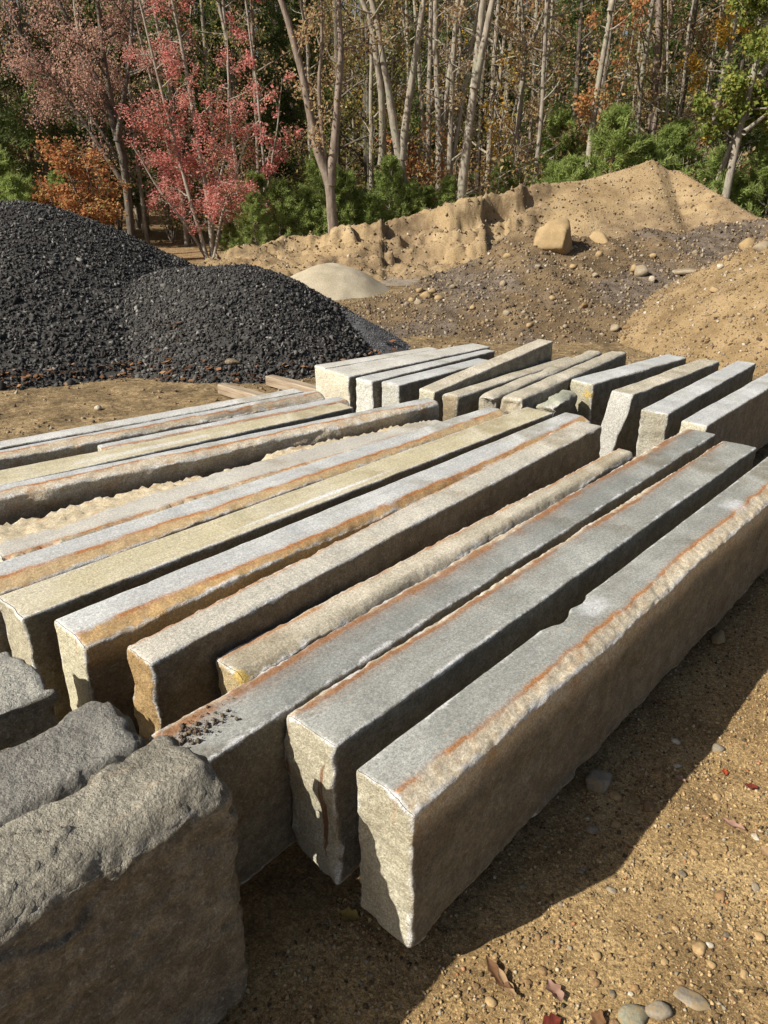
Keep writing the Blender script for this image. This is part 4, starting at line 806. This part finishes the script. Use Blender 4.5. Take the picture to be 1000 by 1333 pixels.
feature('green leafy tree turning yellow with two pale trunks at the bank end', 18.5, [([(944,250),(950,150),(958,80),(965,0),(970,-120)], .11), ([(938,250,.3),(945,180),(990,90),(1020,10)], .08), ([(955,120,-.3),(1000,60),(1060,20)], .06), ([(945,180,-.4),(990,150),(1050,110)], .05)], 'grey', 'green', 512, dens=2.6, lmax=1.6, nleaf=15000, lsize=.05, group=GT, spread=1.3, up=0., hang=.09, start=.3)
feature('dark slim trunk standing deeper in the woods', 24, [([(482,240),(480,100),(478,0),(476,-200)], .09)], 'dark', 'olive', 513, dens=1.6, lmax=1.4, nleaf=3000, lsize=.045, group=GT)
feature('small tree with bright yellow leaves between grey trunks', 20.5, [([(648,250),(646,190),(650,140),(648,95)], .03), ([(647,230,.1),(640,180),(630,140)], .02)], 'grey', 'yellow', 514, dens=3, lmax=.7, lv=1, nleaf=420, lsize=.05, group=GT)
feature('slim sapling holding orange leaves beside the birch-like tree', 19.5, [([(785,240),(788,170),(800,110),(805,40)], .03), ([(786,220,.1),(775,160),(772,120)], .02)], 'grey', 'orange', 515, dens=3, lmax=.8, lv=1, nleaf=700, lsize=.05, group=GT)
feature('slim sapling with rusty orange leaves behind the bank notch', 19.5, [([(545,265),(542,220),(550,170)], .03), ([(546,260,.1),(530,225),(515,190)], .02), ([(544,260,.1),(565,225),(580,180)], .02)], 'grey', 'orange', 516, dens=3.5, lmax=.8, lv=1, nleaf=1100, lsize=.045, group=GT)
feature('orange red bushy sapling below the mauve pink tree', 16.5, [([(110,330),(105,270),(90,215),(80,190)], .035), ([(115,330,.2),(135,270),(150,215)], .03), ([(105,330,.1),(75,280),(55,235)], .03), ([(118,330,.3),(125,270),(115,205)], .03)], 'brown', 'orange', 517, dens=4.5, lmax=.8, lv=2, nleaf=9000, lsize=.038, group=GT, up=.03, hang=.09, horiz=.2)
feature('young maple with sparse red leaves right of the scarlet maple', 19, [([(345,300),(348,200),(342,110),(335,30),(330,-40)], .05), ([(346,250,.1),(365,180),(375,120)], .03)], 'grey', 'red', 518, dens=2.2, lmax=1.0, lv=2, nleaf=1400, lsize=.042, group=GT, spread=1.4, up=0., hang=.06)
# ---- generic woodland trees, copied
PROT = []
def straight(h, lean, rng, forks=0, r=.12):
    a = rng.uniform(0, 6.28); pl = [(lean * t * t * h * math.cos(a) + .12 * rng.normal() * t, lean * t * t * h * math.sin(a) + .12 * rng.normal() * t, t * h) for t in (0, .15, .3, .5, .7, .85, 1)]
    st = [(pl, r)]
    for f in range(forks):
        i = rng.integers(1, 4); b = rng.uniform(0, 6.28); p0 = np.array(pl[i]); st.append(([tuple(p0)] + [tuple(p0 + np.array([math.cos(b) * q * 1.3, math.sin(b) * q * 1.3, q * (h - p0[2]) * .9])) for q in (.33, .66, 1.)], r * .7))
    return st
rg = np.random.default_rng(77)
KINDS = [('grey', 'rust', 'slender grey woodland tree with a thin haze of rusty leaves', 1125, 0, .09), ('pale', 'rust', 'pale barked bare woodland tree with few rusty leaves', 500, 1, .12), ('dark', 'olive', 'dark barked woodland tree with olive brown leaves', 1800, 0, .11),
         ('brown', 'rust', 'brown barked woodland tree thick with russet leaves', 2100, 0, .10), ('grey', 'olive', 'forked grey woodland tree with yellowish green leaves', 1800, 1, .11), ('pale', 'yellow', 'pale woodland tree with scattered yellow leaves', 1000, 0, .07),
         ('brown', 'orange', 'thin brown woodland tree with orange leaves', 1300, 0, .06), ('dark', 'rust', 'dark crooked woodland tree, nearly bare', 700, 1, .10)]
for i, (bk, lf, lb, nl, fk, r) in enumerate(KINDS):
    PROT.append(make_tree('forest_tree', lb, straight(rg.uniform(10, 13), rg.uniform(.0, .05), rg, fk, r * .72), bk, lf, 600 + i, dens=1.9, lmax=1.8, lv=2, nleaf=nl, lsize=.042, group='woodland trees: ' + lb, start=.12, hang=.16, spread=1.1))
used = [False] * len(PROT); spots = []
rows = [(20.0, 1.5, .9), (22.5, 1.4, 1.0), (25.5, 1.45, 1.05), (29, 1.35, 1.1), (33, 1.15, 1.15), (38, 1.25, 1.25), (44, 1.4, 1.35)]
for d, gap, sc in rows:
    x = -d * .62 - 1.5
    while x < d * .62 + 1.5:
        xx = x + rg.uniform(-.45, .45) * gap; yy = d + rg.uniform(-1.2, 1.2)
        spots.append((xx, yy, sc)); x += gap * rg.uniform(.75, 1.5)
for (x, y, sc) in spots:
    w = np.array([.24, .20, .09, .11, .15, .07, .06, .08]); i = int(rg.choice(len(PROT), p=w))
    o = PROT[i] if not used[i] else copy_tree(PROT[i]); used[i] = True
    place(o, x, y, rg.uniform(0, 6.28), sc * rg.uniform(.75, 1.2))
    zone = 'at the wood edge' if y < 23.8 else ('well inside the woods' if y < 31 else 'deep in the woods')
    o['label'] = KINDS[i][2] + ' ' + zone; o['group'] = 'woodland trees ' + zone + ': ' + KINDS[i][0] + ' and ' + KINDS[i][1]
# ---- white pines: young bushes behind the bank and tall ones in the woods
def make_pine(name, label, h, spread, whorl, seed, mat, tuft, nper, group, cat, r0, up=.5, droop=0.):
    rng = np.random.default_rng(seed); W = Wood(); tp = []; td = []
    pts = np.array([(0.02 * rng.normal(), .02 * rng.normal(), t * h) for t in np.linspace(0, 1, 8)]); pts[0, :2] = 0
    W.add(pts, np.linspace(r0, r0 * .12, 8), 6)
    z = .08 * h
    while z < h * .985:
        f = 1 - z / h; nb = rng.integers(4, 7); a0 = rng.uniform(0, 6.28)
        for q in range(nb):
            a = a0 + q * 6.28 / nb + rng.normal(0, .2); ln = spread * (f ** .8 * .9 + .1) * rng.uniform(.7, 1.15)
            c = curve(np.array([0, 0, z]), np.array([math.cos(a), math.sin(a), up * (1.4 - f)]), ln, 5, rng, .07, .04 - droop); W.add(c, np.linspace(r0 * .3 * f + .004, .002, 6), 3)
            for t in range(2, 6):
                for _ in range(2 if t < 5 else 1):
                    dd = (c[t] - c[t - 1]); dd /= np.linalg.norm(dd); sd = dd + rng.normal(0, .55, 3) + np.array([0, 0, .18]); sd /= np.linalg.norm(sd); l2 = ln * .28 * rng.uniform(.5, 1.1)
                    e = c[t] + sd * l2; W.add(np.array([c[t], e]), np.array([.003, .0015]), 3)
                    for u in (.35, .7, 1.0): tp.append(c[t] + (e - c[t]) * u); td.append(sd)
        z += whorl * rng.uniform(.8, 1.2)
    tp.append(pts[-1]); td.append(np.array([0, 0, 1.]))
    tp = np.repeat(np.array(tp), nper, 0); td = np.repeat(np.array(td), nper, 0); n = len(tp)
    d = td * .9 + rng.normal(0, .62, (n, 3)); d /= np.linalg.norm(d, axis=1)[:, None]; s = np.cross(d, rng.normal(size=(n, 3))); s /= np.linalg.norm(s, axis=1)[:, None]
    ln = tuft * rng.uniform(.6, 1.2, n)[:, None]; wd = tuft * .085
    tp = tp + rng.normal(0, tuft * .25, (n, 3))
    V = np.stack([tp - s * wd, tp + s * wd, tp + d * ln], 1).reshape(-1, 3); F = np.arange(n * 3).reshape(-1, 3)
    e = empty(name, (0, 0, 0)); obj('trunk', W.mesh('trunk', BK['brown']), e)
    obj('crown', mesh_np('crown', V, F, LF[mat], {'rnd': np.repeat(rng.random(n), 3)}), e)
    return tag(e, label, cat, group)
BUSH = [make_pine('pine_sapling', 'young feathery bright green pine growing behind the sand bank', h, sp, .2, 700 + i, 'pine', .11, 10, 'young pines behind the sand bank', 'pine', .03) for i, (h, sp) in enumerate(((2.0, 1.0), (1.6, .95), (2.4, 1.05)))]
ub = [False] * 3
bsp = [(x + rg.uniform(-.25, .25), 18.9 + rg.uniform(-.3, .8), rg.uniform(1.05, 1.3)) for x in np.arange(3.9, 11.5, .62)] + [(x + rg.uniform(-.2, .2), 20.2 + rg.uniform(-.5, .8), rg.uniform(1.0, 1.2)) for x in np.arange(3.5, 12.5, .95)]
bsp += [(-2.75, 16.9, .62), (-2.3, 17.6, .8), (-1.75, 17.9, .85), (-1.2, 18.0, .82), (-.85, 18.3, .9), (-.3, 18.2, .8), (.15, 18.6, .82), (.6, 18.4, .8), (1.0, 18.9, .85), (1.5, 18.6, .72), (-2.9, 18.2, .9), (-3.4, 17.5, .5), (-1.5, 19.2, 1.0), (0., 19.6, .9), (2.2, 19.4, .85), (2.9, 19.6, .8)]
bsp += [(-7.2, 15.6, .9), (-7.9, 16.6, 1.25), (-8.6, 16.0, 1.1), (-9.2, 17.5, 1.3), (-10.2, 16.8, 1.2), (-7.0, 17.4, .8)]
for i, (x, y, sc) in enumerate(bsp):
    k = i % 3; o = BUSH[k] if not ub[k] else copy_tree(BUSH[k]); ub[k] = True
    if x < -6: o['label'] = 'young green pine growing behind the tall black stone pile'; o['group'] = 'young pines behind the black pile'
    elif x > 3.3: o['label'] = 'young feathery bright green pine growing behind the pointed sand peak'; o['group'] = 'young pines behind the sand peak'
    else: o['label'] = 'young feathery bright green pine growing behind the dug end of the bank'; o['group'] = 'young pines behind the dug bank'
    place(o, x, y, rg.uniform(0, 6.28), sc * rg.uniform(.9, 1.1), .05)
TALL = make_pine('pine_tree', 'tall dark green pine deeper in the woods', 11, 2.4, .55, 720, 'darkpine', .26, 12, 'tall dark pines in the woods', 'pine', .14, .25)
tsp = [(-10.5, 20, 1.0), (-12.5, 22, 1.1), (-8.3, 24, 1.0), (-4.6, 25.5, .8), (-2.6, 26.5, .75), (9.5, 27, 1.1), (12.2, 23.5, 1.0), (7.0, 30, 1.0), (-6.5, 29, 1.1), (-15, 27, 1.2), (1.0, 33, 1.1), (14, 30, 1.2), (-3.6, 33, 1.1), (5.0, 36, 1.2), (-11, 34, 1.2), (10.6, 21.4, .7)]
for i, (x, y, sc) in enumerate(tsp):
    o = TALL if i == 0 else copy_tree(TALL); place(o, x, y, rg.uniform(0, 6.28), sc)
# ---- brush at the foot of the trees
BR = [make_tree('shrub', 'leafless tangle of grey brush with a few rusty leaves at the wood edge', [([(0, 0, 0), (a * .5, b * .5, .8), (a, b, 1.7)], .018) for a, b in rg.normal(0, .45, (7, 2))], 'grey', m, 740 + i, dens=3.2, lmax=.8, lv=1, nleaf=nl, lsize=.035, group='brush at the wood edge', cat='shrub', hang=.08, k=5) for i, (m, nl) in enumerate((('rust', 700), ('olive', 900)))]
ubr = [False, False]
for i in range(46):
    k = i % 2; o = BR[k] if not ubr[k] else copy_tree(BR[k]); ubr[k] = True
    y = rg.uniform(19.2, 24); place(o, rg.uniform(-.55, .55) * y, y, rg.uniform(0, 6.28), rg.uniform(.8, 1.6))
BR[1]['label'] = 'grey brush with olive leaves at the wood edge'; BR[1]['group'] = 'olive brush at the wood edge'
for o in list(COL.objects):
    if o.name.startswith('shrub') and any(c.data == BR[1].children[0].data for c in o.children): o['label'] = BR[1]['label']; o['group'] = BR[1]['group']
# ---- the far wood, one mass
W = Wood(); rng = np.random.default_rng(90)
for i in range(520):
    y = rng.uniform(46, 78); x = rng.uniform(-.75, .75) * y; z = float(z_ground(x, y)); h = rng.uniform(11, 17); a, b = rng.normal(0, .5, 2)
    W.add(np.array([(x, y, z - .3), (x + a * .4, y + b * .4, z + h * .5), (x + a, y + b, z + h)]), np.array([.15, .1, .03]) * rng.uniform(.7, 1.4), 5)
    for q in range(5):
        t = rng.uniform(.25, .95); p = np.array([x + a * t, y + b * t, z + h * t]); W.add(curve(p, np.array([rng.normal(), rng.normal(), .6]), rng.uniform(1.5, 3.2), 3, rng, .2, .05), np.array([.04, .03, .02, .008]), 3)
far = tag(obj('far_woods', W.mesh('far_woods', BK['brown'])), 'dense far wood of bare trunks and rusty leaves filling the background', 'woods', kind='stuff')
n = 90000; y = rng.uniform(46, 80, n); x = rng.uniform(-.75, .75, n) * y; z = z_ground(x, y) + 16 * rng.random(n) ** .8
P = np.column_stack([x, y, z]); keep = fbm(x * .35, y * .35, z * .35, 3, 95) > -.12; P = P[keep]
tag(obj('foliage', leaf_mesh('foliage', P, .15, rng, LF['green']), far), kind='stuff'); k = rng.random(len(P)) < .6
tag(obj('foliage', leaf_mesh('foliage', P[k] + rng.normal(0, .6, (k.sum(), 3)), .13, rng, LF['rust']), far), kind='stuff')
